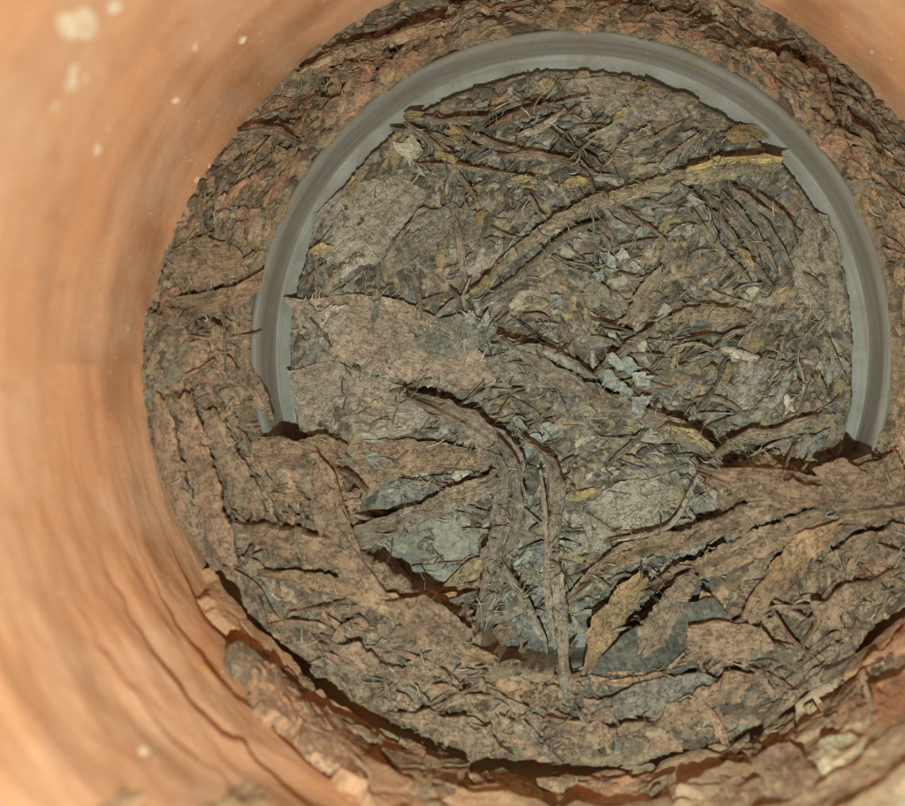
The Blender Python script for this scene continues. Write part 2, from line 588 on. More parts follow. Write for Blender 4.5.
# thousands of crumbs and chaff flakes too small to pick apart, stamped as real relief
PAL = [srgb(*q) for q in ((92, 86, 70), (130, 120, 98), (152, 144, 124), (78, 73, 62), (118, 102, 80), (140, 126, 90), (108, 108, 100), (62, 55, 45), (136, 128, 112))]
c_heap = srgb(126, 104, 82)
PALH = [srgb(*q) for q in ((104, 88, 68), (136, 116, 92), (152, 128, 102), (84, 70, 56), (126, 106, 86), (150, 116, 88), (114, 106, 92), (66, 54, 43))]
before = hmap.copy()
NST = 26000
sx = rng.uniform(-75, 75, NST)
sy = rng.uniform(-75, 75, NST)
for i in range(NST):
    x0, y0 = sx[i], sy[i]
    r0 = math.hypot(x0, y0)
    if r0 > 75.5:
        continue
    ix = int((x0 + EXT) / CELL)
    iy = int((y0 + EXT) / CELL)
    hp = heap_s[ix, iy] > 0.5
    rr = float(rrad(x0, y0))
    if 53.8 < rr < 60.8 and not hp:
        continue
    out = hp or rr > 58
    L = 0.6 + 2.8 * rng.random() ** 2 * (1.2 if out else 1.0)
    W = max(0.22, L * rng.uniform(0.10, 0.5))
    if out:
        ang = math.atan2(y0, x0) + math.pi / 2 + rng.normal(0, 0.45)
    else:
        ang = 2.2 * float(fbm(x0, y0, 26, 91, 2)) + rng.normal(0, 0.6) + 0.4
    k = int(L / CELL) + 3
    a0, a1, b0, b1 = max(ix - k, 0), min(ix + k + 1, NG), max(iy - k, 0), min(iy + k + 1, NG)
    X = GX[a0:a1, b0:b1] - x0
    Y = GY[a0:a1, b0:b1] - y0
    u = X * math.cos(ang) + Y * math.sin(ang)
    v = -X * math.sin(ang) + Y * math.cos(ang)
    nz = 0.25 * vn(u + i * 3.1, v + i * 1.7, 0.5, 93)
    m = (np.abs(u / L + 0.3 * nz) < 1 + 0.15 * np.sign(v) * nz) & (np.abs(v / W) < 1 - 0.45 * (u / L) ** 2 + nz)
    if not m.any():
        continue
    hc = before[ix, iy]
    sl = rng.normal(0, 0.10)
    sl2 = rng.normal(0, 0.22)
    pl = hc + rng.uniform(0.0, 0.75) + sl * u + sl2 * v - 0.25 * (v / W) ** 2
    sub = hmap[a0:a1, b0:b1]
    m &= (np.abs(before[a0:a1, b0:b1] - hc) < 1.6) & (pl > sub)
    sub[m] = np.maximum(sub[m], pl[m])
    col = (PALH if out else PAL)[rng.integers(0, 8)] * rng.uniform(0.8, 1.15)
    if not out:
        col = col * np.array([1.05, 1.02, 1.09])
    cs = cm[a0:a1, b0:b1]
    cs[m] = cs[m] * 0.25 + col * 0.75

hmap += 0.10 * fbm(GX, GY, 1.6, 95, 3) * (hmap > -11)


def debris_bed():
    keep = GR < 76.0
    idx = -np.ones((NG, NG), int)
    idx[keep] = np.arange(keep.sum())
    V = np.stack([GX[keep], GY[keep], hmap[keep]], -1)
    f4 = np.stack([idx[:-1, :-1], idx[1:, :-1], idx[1:, 1:], idx[:-1, 1:]], -1).reshape(-1, 4)
    f4 = f4[(f4 >= 0).all(1)]
    o = mesh_object('silt_debris', V * MM, f4.tolist(), M_BED, cols=cm[keep], smooth=0)
    tag(o, 'grey-brown silt and chaff filling the pipe and the grey ring', 'debris', kind='stuff')


debris_bed()


# ------------------------------------------------------------------ surfaces that pieces are laid on
class Bed:
    """flat coordinates x, y in mm; height z"""
    def __init__(self):
        self.S = blur(np.where(hmap < -11, -7.5, hmap), 3)

    def h(self, x, y):
        u = np.clip((np.asarray(x) + EXT) / CELL, 0, NG - 1.001)
        v = np.clip((np.asarray(y) + EXT) / CELL, 0, NG - 1.001)
        i = u.astype(int)
        j = v.astype(int)
        fu = u - i
        fv = v - j
        S = self.S
        return (S[i, j] * (1 - fu) + S[i + 1, j] * fu) * (1 - fv) + (S[i, j + 1] * (1 - fu) + S[i + 1, j + 1] * fu) * fv

    def lift(self, x, y, z):
        i = np.clip(((x + EXT) / CELL).round().astype(int), 1, NG - 2)
        j = np.clip(((y + EXT) / CELL).round().astype(int), 1, NG - 2)
        for di in (-1, 0, 1):
            for dj in (-1, 0, 1):
                np.maximum.at(self.S, (i + di, j + dj), z)

    def world(self, x, y, z):
        # keep pieces off the clay wall
        r = np.hypot(x, y)
        k = np.minimum(1, 74.0 / np.maximum(r, 1e-6))
        return np.stack([x * k, y * k, z], -1)


class Wall:
    """coordinates a = arc length round the pipe, b = height z; height = distance from the clay wall"""
    def h(self, a, b):
        return wall_thick(np.asarray(a) / R_CLAY, np.asarray(b)) + crust_thick(a, b)

    def lift(self, a, b, z):
        pass

    def world(self, a, b, h):
        r = R_CLAY - h
        t = np.asarray(a) / R_CLAY
        return np.stack([r * np.cos(t), r * np.sin(t), b], -1)


def wall_ab(x, y, h=0.0):
    """photo pixel -> a, b on the clay wall"""
    rp = math.hypot(x - CX, y - CY)
    z = CAM_Z - FPX * (R_CLAY - h) / rp
    t = math.atan2(CY - y, x - CX) % (2 * math.pi)
    return t * R_CLAY, z


bed = Bed()


def over_gap(pts, slack=0.9):
    """would a piece reach over the gap between the heap and the wall crust?"""
    q = np.array([p[:2] for p in pts])
    an = np.mod(np.arctan2(q[:, 1], q[:, 0]), 2 * math.pi)
    lim = 74.5 - 3.9 * ss(math.radians(196), math.radians(214), an) * (1 - ss(math.radians(318), math.radians(330), an))
    return bool((np.hypot(q[:, 0], q[:, 1]) > lim + slack).any())




# ------------------------------------------------------------------ piece builders
def close_sheet(top, nu, nv):
    pass


def strip(name, pts, width, thick=0.5, lift=0.15, surf=bed, mat=M_FIB, color=(0.2, 0.17, 0.12), taper=(0.5, 0.5), ridge=0.25, camber=0.15,
          across=6, step=0.55, wob=0.12, split=1.2, zoff=None, seed=None, stiff=3.0, parent=None, raise_bed=True, twist=0.0, relief=0.12, rag=0.16):
    """a fibrous strip, straw or reed blade along the line pts (surface coordinates, mm)"""
    rg = np.random.default_rng(seed if seed is not None else rng.integers(1 << 30))
    P = np.array([p[:2] for p in pts], float)
    Lg = np.linalg.norm(np.diff(P, axis=0), axis=1).sum()
    n = max(5, int(Lg / step))
    C = crspline(P, n)
    T = np.gradient(C, axis=0)
    T /= np.linalg.norm(T, axis=1)[:, None] + 1e-9
    N = np.stack([-T[:, 1], T[:, 0]], 1)
    t = np.linspace(0, 1, n)
    sd = int(rg.integers(1, 9999))
    wp = width * 0.5 * (1 + wob * 2 * vn(t * Lg, t * 0 + sd, 2.5, 101))
    wp = wp * (taper[0] + (1 - taper[0]) * ss(0, 0.25, t)) * (taper[1] + (1 - taper[1]) * ss(1, 0.75, t))
    s = surf.h(C[:, 0], C[:, 1])
    # stiff piece: rest on the high points
    k = max(1, int(stiff / step))
    sm = np.array([s[max(0, i - k):i + k + 1].max() * 0.55 + s[max(0, i - k):i + k + 1].mean() * 0.45 for i in range(n)])
    ker = np.ones(2 * k + 1) / (2 * k + 1)
    sm = np.convolve(np.pad(sm, k, mode='edge'), ker, 'valid')
    sp = sm + lift
    if zoff is not None:
        sp = sp + np.interp(t, np.linspace(0, 1, len(zoff)), zoff)
    m = across
    q = np.linspace(-1, 1, m)
    rid = rg.normal(0, ridge, m)
    tw = twist * np.sin(t * math.pi * 1.3 + sd)
    ends0 = rg.uniform(-split, split * 0.3, m)
    ends1 = rg.uniform(-split * 0.3, split, m)
    e0 = ss(0.22, 0, t)
    e1 = ss(0.78, 1, t)
    X = np.zeros((n, m))
    Y = np.zeros((n, m))
    Z = np.zeros((n, m))
    for j in range(m):
        edge = 1 + (rag * (1.2 * vn(t * Lg, t * 0 + sd + 7 * j, 2.3, 103) + 0.9 * vn(t * Lg, t * 0 + sd + 11 * j, 0.6, 108) + 0.35 * rg.normal(0, 0.6, n) + 1.6 * np.minimum(0, vn(t * Lg, t * 0 + sd + 3 * j, 3.1, 107) + 0.2)) if j in (0, m - 1) else 0.3 * rag * vn(t * Lg, t * 0 + sd + 7 * j, 1.3, 103))
        off = wp * q[j] * edge
        sh = ends0[j] * e0 + ends1[j] * e1
        X[:, j] = C[:, 0] + N[:, 0] * off + T[:, 0] * sh
        Y[:, j] = C[:, 1] + N[:, 1] * off + T[:, 1] * sh
        Z[:, j] = sp + rid[j] * (0.7 + 0.5 * vn(t * Lg, t * 0 + sd + j, 4.0, 105)) + camber * (1 - q[j] ** 2) + tw * q[j] * width * 0.5 + relief * (vn(t * Lg, t * 0 + sd + 2.3 * j, 0.9, 109) + 0.5 * rg.normal(0, 0.5, n))
    th = thick * (0.8 + 0.4 * rg.random((n, m)))
    top = surf.world(X.ravel(), Y.ravel(), Z.ravel())
    Xb = X + (C[:, 0:1] - X) * 0.12
    Yb = Y + (C[:, 1:2] - Y) * 0.12
    bot = surf.world(Xb.ravel(), Yb.ravel(), (Z - th).ravel())
    V = np.vstack([top, bot])
    nm = n * m
    F = []
    for i in range(n - 1):
        for j in range(m - 1):
            a = i * m + j
            F.append((a, a + m, a + m + 1, a + 1))
            F.append((nm + a, nm + a + 1, nm + a + m + 1, nm + a + m))
        a = i * m
        F.append((a, nm + a, nm + a + m, a + m))
        a = i * m + m - 1
        F.append((a, a + m, nm + a + m, nm + a))
    for j in range(m - 1):
        F.append((j, j + 1, nm + j + 1, nm + j))
        a = (n - 1) * m + j
        F.append((a, nm + a, nm + a + 1, a + 1))
    U = np.repeat(t * Lg, m)
    W = np.tile(q * width * 0.5, n)
    uv = np.stack([U, W], 1)
    if surf is bed and raise_bed:
        bed.lift(X.ravel(), Y.ravel(), Z.ravel())
    return mesh_object(name, V * MM, F, mat, uvs=np.vstack([uv, uv]), color=color, parent=parent, smooth=50)


def plate(name, outline, thick=0.5, lift=0.2, surf=bed, mat=M_LEAF, color=(0.2, 0.17, 0.12), jag=0.5, curl=0.0, conform=0.45, tilt=(0, 0), seed=None,
          axis=None, rings=5, step=0.5, rough=0.3, parent=None, raise_bed=True, pct=60):
    """a flake, leaf piece or chip with a traced or random outline (surface coordinates, mm)"""
    rg = np.random.default_rng(seed if seed is not None else rng.integers(1 << 30))
    O = np.array(outline, float)
    per = np.linalg.norm(np.diff(np.vstack([O, O[:1]]), axis=0), axis=1).sum()
    n = max(9, int(per / step))
    D = np.vstack([O, O[:1]])
    s = np.concatenate([[0], np.cumsum(np.linalg.norm(np.diff(D, axis=0), axis=1))])
    t = np.linspace(0, s[-1], n, endpoint=False)
    B = np.stack([np.interp(t, s, D[:, 0]), np.interp(t, s, D[:, 1])], 1)
    c = B.mean(0)
    sd = int(rg.integers(1, 9999))
    nrm = B - c
    nrm /= np.linalg.norm(nrm, axis=1)[:, None] + 1e-9
    dsp = jag * (0.45 * rg.normal(0, 0.5, n) + vn(t, t * 0 + sd, 2.6, 111) + 0.6 * vn(t, t * 0 + sd, 0.9, 115) + 2.2 * np.minimum(0, vn(t, t * 0 + sd, 4.0, 117) + 0.25))
    rad = np.linalg.norm(B - c, axis=1) + 1e-9
    B = c + (B - c) * np.clip(1 + dsp / rad, 0.55, 1.5)[:, None]
    fr = np.linspace(0, 1, rings + 1)[1:]
    pts = [c[None]]
    for f in fr:
        pts.append(c + (B - c) * f)
    P = np.vstack(pts)
    sp = surf.h(P[:, 0], P[:, 1])
    if surf is bed:
        md = np.median(sp)
        sp = np.clip(sp, md - 1.3, md + 1.3)
    A = np.stack([P[:, 0] - c[0], P[:, 1] - c[1], np.ones(len(P))], 1)
    co, *_ = np.linalg.lstsq(A, sp, rcond=None)
    pl = A @ np.array([np.clip(co[0] * 0.8, -0.8, 0.8) + tilt[0], np.clip(co[1] * 0.8, -0.8, 0.8) + tilt[1], co[2]])
    pl += np.percentile(sp - pl, pct)
    Z = pl * (1 - conform) + sp * conform + lift
    if axis is None:
        e = np.linalg.eigh(np.cov((P - c).T))
        ax = e[1][:, 1]
    else:
        ax = np.array([math.cos(axis), math.sin(axis)])
    u = (P - c) @ ax
    v = (P - c) @ np.array([-ax[1], ax[0]])
    vm = np.abs(v).max() + 1e-6
    Z = Z + curl * (v / vm) ** 2 + rough * fbm(u * 0.5, v * 2 + sd, 1.6, 113, 3)
    th = thick * (0.75 + 0.5 * rg.random(len(P)))
    V = np.vstack([surf.world(P[:, 0], P[:, 1], Z), surf.world(c[0] + (P[:, 0] - c[0]) * 0.9, c[1] + (P[:, 1] - c[1]) * 0.9, Z - th)])
    K = len(P)
    F = []
    for i in range(n):
        j = (i + 1) % n
        F.append((0, 1 + i, 1 + j))
        F.append((K, K + 1 + j, K + 1 + i))
        for r in range(rings - 1):
            a, b = 1 + r * n + i, 1 + r * n + j
            F.append((a, a + n, b + n, b))
            F.append((K + a, K + b, K + b + n, K + a + n))
        a, b = 1 + (rings - 1) * n + i, 1 + (rings - 1) * n + j
        F.append((a, K + a, K + b, b))
    uv = np.stack([u, v], 1)
    if surf is bed and raise_bed:
        bed.lift(P[:, 0], P[:, 1], Z)
    return mesh_object(name, V * MM, F, mat, uvs=np.vstack([uv, uv]), color=color, parent=parent, smooth=38)


def blob_outline(x, y, L, W, ang, n=11, rough=0.25, rg=rng):
    th = np.linspace(0, 2 * math.pi, n, endpoint=False) + rg.uniform(0, 0.5)
    r = 1 + rg.normal(0, rough, n)
    u = np.cos(th) * L / 2 * np.clip(r, 0.5, 1.5)
    v = np.sin(th) * W / 2 * np.clip(r, 0.5, 1.5)
    return np.stack([x + u * math.cos(ang) - v * math.sin(ang), y + u * math.sin(ang) + v * math.cos(ang)], 1)


def P(pts, z=0.0):
    return [px(a, b, z) for a, b in pts]


def jit(c, amt=0.15):
    return np.clip(np.array(c) * (1 + rng.normal(0, amt)) * (1 + rng.normal(0, amt * 0.3, 3)), 0.01, 0.9)


# ------------------------------------------------------------------ dried crust on the low side of the clay wall
A0, A1 = math.radians(176) * R_CLAY, math.radians(338) * R_CLAY


def crust_thick(a, b):
    t = np.asarray(a) / R_CLAY
    sec = ss(math.radians(190), math.radians(236), t) * (1 - ss(math.radians(322), math.radians(345), t))
    sec = sec + 0.25 * ss(math.radians(178), math.radians(195), t) * (1 - ss(math.radians(322), math.radians(345), t))
    top = 26 * np.clip(sec, 0, 1) + 6 * fbm(a, b, 18, 121, 3)
    k = 1 - ss(top - 10, top + 2, b)
    base = (2.0 + 1.0 * fbm(a, b, 12, 123, 4)) * k * np.clip(sec, 0, 1)
    return base


wall = Wall()


def crust():
    na, nb = 620, 130
    aa = np.linspace(A0, A1, na)
    AA, S = np.meshgrid(aa, np.linspace(0, 1, nb), indexing='ij')
    edge = 3.6 + 1.5 * fbm(aa, aa * 0, 7, 125, 5)
    BB = edge[:, None] + S * 34
    H = wall_thick(AA / R_CLAY, BB) + crust_thick(AA, BB)
    # slabs of crust with cracks between them
    rg = np.random.default_rng(77)
    ns = 150
    pa = rg.uniform(A0, A1, ns)
    pb = rg.uniform(2, 40, ns)
    wa = AA + 1.6 * fbm(AA, BB, 5, 127, 3)
    wb = BB + 1.2 * fbm(AA, BB, 5, 129, 3)
    d1 = np.full(AA.shape, 1e9)
    d2 = np.full(AA.shape, 1e9)
    own = np.zeros(AA.shape, int)
    for i in range(ns):
        d = np.hypot((wa - pa[i]) * 0.55, wb - pb[i])
        near = d < d1
        d2 = np.where(near, d1, np.minimum(d2, d))
        own = np.where(near, i, own)
        d1 = np.where(near, d, d1)
    t = AA / R_CLAY
    sec = ss(math.radians(200), math.radians(250), t) * (1 - ss(math.radians(325), math.radians(340), t)) * (1 - ss(24, 34, BB + 4 * fbm(AA, BB, 12, 131, 3)))
    crack = np.exp(-((d2 - d1) / 0.35) ** 2)
    hs = rg.normal(0, 0.5, ns)[own]
    sl = rg.normal(0, 0.16, ns)[own] * (AA - pa[own]) * 0.5 + rg.normal(0, 0.16, ns)[own] * (BB - pb[own])
    H = H + sec * (hs + np.clip(sl, -1, 1) - 1.1 * crack) + sec * 0.25 * fbm(AA, BB, 2.0, 133, 3)
    H = np.maximum(H, wall_thick(AA / R_CLAY, BB) - 0.4)
    W0 = wall_thick(AA / R_CLAY, BB)
    H = np.maximum(H, W0 + 0.3)
    # overhanging lower edge
    H = H + ss(math.radians(200), math.radians(222), t) * (1 - ss(math.radians(325), math.radians(338), t)) * 0.5 * ss(5, 0, BB - edge[:, None])
    cap = 4.0 + 0.7 * fbm(AA, BB, 6, 139, 3) + 0.5 * fbm(AA, BB, 1.5, 141, 3) + 0.9 * (BB - edge[:, None])
    H = np.clip(H, W0 + 1.8 + 0.5 * fbm(AA, BB, 2.2, 143, 4), np.maximum(cap, W0 + 1.0))
    # ragged border where the crust has come off the clay
    nb_ = fbm(AA, BB, 7, 137, 4)
    hmax = 5 + 25 * ss(math.radians(218), math.radians(268), t)
    bord = np.minimum(np.minimum((AA - A0 - 50) / 26, (A1 - AA) / 14), (hmax - (BB - edge[:, None])) / 9) + 0.12 + 0.5 * nb_
    cov = ss(-0.05, 0.05, bord)
    H = H * cov + (W0 - 1.5) * (1 - cov)
    top = wall.world(AA.ravel(), BB.ravel(), H.ravel())
    # underside lip back to the wall
    lipw = wall.world(aa, edge + 0.3, np.full(na, -1.2))
    V = np.vstack([top, lipw])
    F = []
    for i in range(na - 1):
        for j in range(nb - 1):
            q = i * nb + j
            F.append((q, q + 1, q + nb + 1, q + nb))
        F.append((i * nb, (i + 1) * nb, na * nb + i + 1, na * nb + i))
    n = fbm(AA, BB, 16, 135, 4)[..., None]
    rgt = ss(math.radians(225), math.radians(285), t)[..., None]
    c = srgb(164, 120, 88) * (1 - rgt) + srgb(154, 126, 99) * rgt
    slab = (1 + 0.13 * rg.normal(0, 1, ns)[own] * sec)[..., None]
    pick = (rg.random(ns)[own] * sec)[..., None]
    c = np.where(pick > 0.90, srgb(158, 134, 106), c)
    c = np.where((pick > 0.72) & (pick < 0.78), srgb(162, 120, 90), c)
    c = c * slab * (1 + 0.2 * n)
    c = np.vstack([c.reshape(-1, 3), np.tile(srgb(120, 90, 70), (na, 1))])
    o = mesh_object('mud_crust', V * MM, F, M_CRUST, cols=np.clip(c, 0.02, 0.9), smooth=0)
    tag(o, 'cracked orange-brown mud crust caked on the clay wall below the debris', 'mud crust', kind='stuff')


crust()

# ------------------------------------------------------------------ mortar specks stuck on the clay wall (parts of the pipe)
M_MORTAR = NT('pale_mortar')
_p = M_MORTAR.n('ShaderNodeNewGeometry').outputs['Position']
M_MORTAR = M_MORTAR.finish(M_MORTAR.mix(M_MORTAR.ramp(M_MORTAR.noise(_p, 900, 4), 0.35, 0.65, 0, 1), srgb(208, 168, 132), srgb(226, 206, 180)), 0.8, 0.3)
for (x, y, s) in ((77, 24, 3.4), (74, 78, 2.2), (54, 106, 1.2), (114, 6, 1.5), (197, 47, 1.0), (243, 40, 1.0), (176, 100, 1.0), (97, 151, 1.2),
                  (209, 166, 0.8), (196, 180, 0.9), (178, 260, 0.6), (143, 752, 0.7), (770, 20, 0.9), (872, 52, 0.7), (147, 313, 0.6)):
    a, b = wall_ab(x, y)
    plate('mortar_speck', blob_outline(a, b, s * 1.5, s * 0.9 * 1.6, rng.uniform(0, 3)), thick=0.4, lift=0.12, surf=wall, mat=M_MORTAR,
          color=(0.7, 0.66, 0.55), jag=0.12, parent=pipe, rings=3, step=0.5, conform=0.9)

# ------------------------------------------------------------------ leaves one can name, laid first
def S(name, pts, w, label, cat, z=-6.0, **kw):
    if z < 0:
        kw['lift'] = kw.get('lift', 0.3) + 0.5
        kw['camber'] = kw.get('camber', 0.15) + 0.35
        kw['color'] = np.array(kw['color']) * 1.12
    wd = w * (CAM_Z - z) / FPX
    o = strip(name, P(pts, z), wd, **kw)
    return tag(o, label, cat)


CLEAR = []


def PL(name, pts, label, cat, z=-6.0, **kw):
    CLEAR.append(P(pts, z))
    o = plate(name, P(pts, z), **kw)
    return tag(o, label, cat)


# grey stone in the hole, and an added dark sheet painting the shaded hollow
PL('stone', [(396, 528), (412, 514), (450, 512), (478, 528), (482, 560), (462, 584), (440, 594), (418, 576), (400, 556)],
   'smooth grey stone showing in a gap between reeds and bark', 'stone', z=-8, thick=2.0, lift=1.2, mat=M_STONE, color=srgb(110, 104, 93), jag=0.15, curl=-0.7, conform=0.1, rough=0.08)

PL('leaf', [(566, 690), (590, 646), (622, 616), (664, 590), (706, 582), (722, 604), (696, 634), (650, 664), (610, 688)],
   'added dark sheet standing for the shaded hollow against the heap edge', 'leaf', z=-6, thick=0.6, lift=1.6, mat=M_PALE, color=srgb(66, 66, 60), jag=0.25, conform=0.3)
PL('leaf', [(496, 634), (512, 616), (544, 610), (552, 640), (540, 660), (512, 656)],
   'crumpled dark grey leaf beneath the forked reed stub', 'leaf', z=-5, thick=0.6, lift=0.5, mat=M_LEAF, color=srgb(88, 88, 84), jag=0.25, conform=0.3)
# large tan leaf with its tip over the ring
PL('leaf', [(283, 296), (310, 300), (350, 293), (400, 300), (446, 322), (482, 352), (500, 384), (462, 392), (420, 384), (372, 372), (330, 352), (302, 322)],
   'broad tan leaf with its tip touching the left of the grey ring', 'leaf', thick=0.5, lift=0.9, mat=M_LEAF, color=srgb(134, 115, 94), jag=0.35, curl=0.4, conform=0.4)
PL('leaf', [(290, 372), (330, 360), (380, 378), (420, 392), (440, 420), (400, 436), (340, 440), (304, 430)],
   'flat pale grey-tan leaf under the broad tan leaf', 'leaf', thick=0.35, lift=0.25, mat=M_LEAF, color=srgb(136, 124, 104), jag=0.3, conform=0.6)
PL('leaf', [(382, 262), (398, 236), (420, 208), (452, 206), (484, 214), (478, 240), (440, 250), (420, 262), (396, 272)],
   'dark olive leaf with a curled lower edge above the broad tan leaf', 'leaf', thick=0.6, lift=0.8, mat=M_LEAF, color=srgb(100, 95, 80), jag=0.35, curl=0.5, conform=0.3)
PL('leaf', [(312, 214), (346, 186), (394, 176), (430, 190), (418, 208), (394, 238), (380, 262), (340, 270), (312, 250)],
   'flat light grey leaf sheet beside the curled olive leaf', 'leaf', thick=0.35, lift=0.35, mat=M_LEAF, color=srgb(130, 124, 106), jag=0.35, conform=0.6)
PL('leaf', [(728, 372), (756, 358), (792, 362), (784, 392), (760, 418), (732, 420), (722, 400)],
   'grey-blue leaf piece with a straight edge right of the pale crumbs', 'leaf', thick=0.4, lift=0.5, mat=M_LEAF, color=srgb(112, 112, 100), jag=0.25, conform=0.4)
PL('leaf', [(570, 510), (620, 482), (676, 470), (690, 492), (664, 524), (610, 548), (572, 552)],
   'smooth flat grey leaf beside the yellow straw chip', 'leaf', thick=0.4, lift=0.4, mat=M_LEAF, color=srgb(124, 118, 98), jag=0.3, conform=0.5)
PL('leaf', [(358, 500), (372, 486), (430, 474), (476, 474), (462, 488), (410, 506), (372, 508)],
   'dark blue-grey leaf wedge above the flat brown twig', 'leaf', thick=0.5, lift=0.6, mat=M_LEAF, color=srgb(80, 80, 76), jag=0.25, conform=0.3)
PL('leaf', [(412, 342), (440, 318), (470, 312), (498, 330), (478, 350), (440, 362)],
   'grey leaf with a whitish worn patch at the middle of the plug', 'leaf', thick=0.5, lift=0.9, mat=M_PALE, color=srgb(108, 105, 94), jag=0.3, conform=0.3)
PL('leaf', [(480, 376), (484, 358), (510, 352), (546, 372), (560, 388), (520, 386)],
   'dull olive leaf tucked under the long diagonal stalk', 'leaf', thick=0.5, lift=0.6, mat=M_LEAF, color=srgb(104, 98, 80), jag=0.25, conform=0.3)
PL('leaf', [(800, 210), (830, 214), (846, 268), (850, 318), (828, 332), (800, 300), (786, 262)],
   'pale dusty leaf sheet against the right side of the ring', 'leaf', thick=0.35, lift=0.3, mat=M_LEAF, color=srgb(130, 122, 102), jag=0.35, conform=0.6)
PL('leaf', [(560, 82), (610, 76), (650, 84), (690, 100), (672, 122), (620, 118), (580, 108)],
   'pale mud-coated leaf sheet under the top of the ring', 'leaf', thick=0.35, lift=0.3, mat=M_LEAF, color=srgb(126, 118, 98), jag=0.35, conform=0.6)

# ------------------------------------------------------------------ background flakes
G_SILT = srgb(112, 104, 86)


def zone(x, y):
    ix = int((x + EXT) / CELL)
    iy = int((y + EXT) / CELL)
    if not (0 <= ix < NG and 0 <= iy < NG):
        return None
    r = math.hypot(x, y)
    rr = float(rrad(x, y))
    if r > 73.5:
        return None
    if heap_s[ix, iy] > 0.6:
        return 'heap'
    if rr < 52.5 and heap_s[ix, iy] < 0.05:
        return 'plug'
    if rr > 60.3:
        return 'collar'
    return None


def rand_in(z, n, rmin=0.0):
    out = []
    while len(out) < n:
        x, y = rng.uniform(-74, 74, 2)
        if zone(x, y) == z:
            p = (x * FPX / CAM_Z + CX, CY - y * FPX / CAM_Z)
            if z == 'plug' and rng.random() < 0.72 and any(bool(in_poly(np.array(x), np.array(y), q)) for q in CLEAR):
                n -= 1
                continue
            if -25 < p[0] < 930 and -25 < p[1] < 830:
                out.append((x, y))
    return out


def ok_ring(pts):
    """no piece of the plug may run into the ring wall"""
    return all(rrad(p[0], p[1]) < 53.6 for p in pts)


MARKS_PLUG = [((600, 215), 'the long pale curved stem'), ((755, 240), 'the fan of grass blades'), ((455, 150), 'the chaff tangle'), ((520, 122), 'the dark twig'), ((370, 225), 'the light grey leaf sheet'),
              ((430, 240), 'the curled olive leaf'), ((380, 335), 'the broad tan leaf'), ((600, 395), 'the long split diagonal stalk'), ((645, 300), 'the broad pale stalk piece'), ((757, 390), 'the grey-blue leaf piece'),
              ((630, 510), 'the smooth flat grey leaf'), ((490, 440), 'the broad bent reed'), ((435, 550), 'the smooth grey stone'), ((640, 95), 'the pale leaf sheet under the ring top'), ((825, 270), 'the dusty leaf sheet'),
              ((745, 135), 'the ochre leaf scrap'), ((556, 560), 'the hanging reed'), ((625, 380), 'the whitish crumbs'), ((810, 420), 'the right end of the ring')]
MARKS_HEAP = [((220, 300), 'the pale tan bark flap'), ((200, 470), 'the reddish bark slabs'), ((300, 530), 'the long dark-edged bark strip'), ((380, 590), 'the orange-tan bark strip'), ((440, 690), 'the bottom crack'),
              ((600, 700), 'the grey weathered wood chip'), ((730, 640), 'the blunt brown wood chip'), ((790, 570), 'the orange-stained bark strip'), ((850, 490), 'the level brown bark strip'), ((840, 640), 'the rust-orange shard'),
              ((340, 660), 'the orange-pink mud slab'), ((560, 750), 'the cream soil clod'), ((700, 730), 'the tan soil clod'), ((400, 460), 'the broad grey-brown bark flake'), ((250, 370), 'the flake leaning on the ring')]
MARKS_COLL = [((360, 45), 'the pale splintered strip'), ((260, 130), 'the dark curled splinter'), ((220, 230), 'the wrinkled grey-tan flake'), ((560, 12), 'the top of the ring'), ((700, 25), 'the clay wall above the ring'),
              ((820, 110), 'the ochre leaf scrap outside the ring'), ((890, 260), 'the dusty leaf sheet outside the ring'), ((900, 400), 'the right end of the ring')]


def mark(x, y, marks):
    p = (x * FPX / CAM_Z + CX, CY - y * FPX / CAM_Z)
    return min(marks, key=lambda m: (m[0][0] - p[0]) ** 2 + (m[0][1] - p[1]) ** 2)[1]


def flow(x, y):
    """the way straws lie on the plug"""
    return 2.0 * float(fbm(x, y, 30, 91, 2)) + 0.25


def pick(rows):
    n, c = rows[rng.integers(0, len(rows))]
    return n, jit(srgb(*c), 0.10)


def size_word(v, a, b):
    return 'small' if v < a else ('large' if v > b else 'middling')


# leaf scraps on the plug
LEAF_ROWS = [('tan', (136, 124, 100)), ('grey', (110, 106, 93)), ('pale', (162, 153, 131)), ('dark', (70, 64, 53)), ('blue-grey', (122, 124, 117)), ('olive', (112, 105, 82)), ('tan', (126, 114, 93))]
for (x, y) in rand_in('plug', 215):
    L = 2.4 + 5.5 * rng.random() ** 1.5
    ang = flow(x, y) + rng.normal(0, 0.7)
    ol = blob_outline(x, y, L, L * rng.uniform(0.25, 0.65), ang, rough=0.32)
    if not ok_ring(ol):
        continue
    nm, c = pick(LEAF_ROWS)
    o = plate('leaf_scrap', ol, thick=0.4, lift=rng.uniform(0.0, 0.7), mat=M_LEAF, color=c, jag=0.3, curl=rng.normal(0, 0.45), conform=0.45, rings=3, tilt=tuple(rng.normal(0, 0.12, 2)))
    tag(o, '%s %s leaf scrap on the plug by %s' % (size_word(L, 3.6, 5.4), nm, mark(x, y, MARKS_PLUG)), 'leaf scrap', 'leaf scraps on the plug')

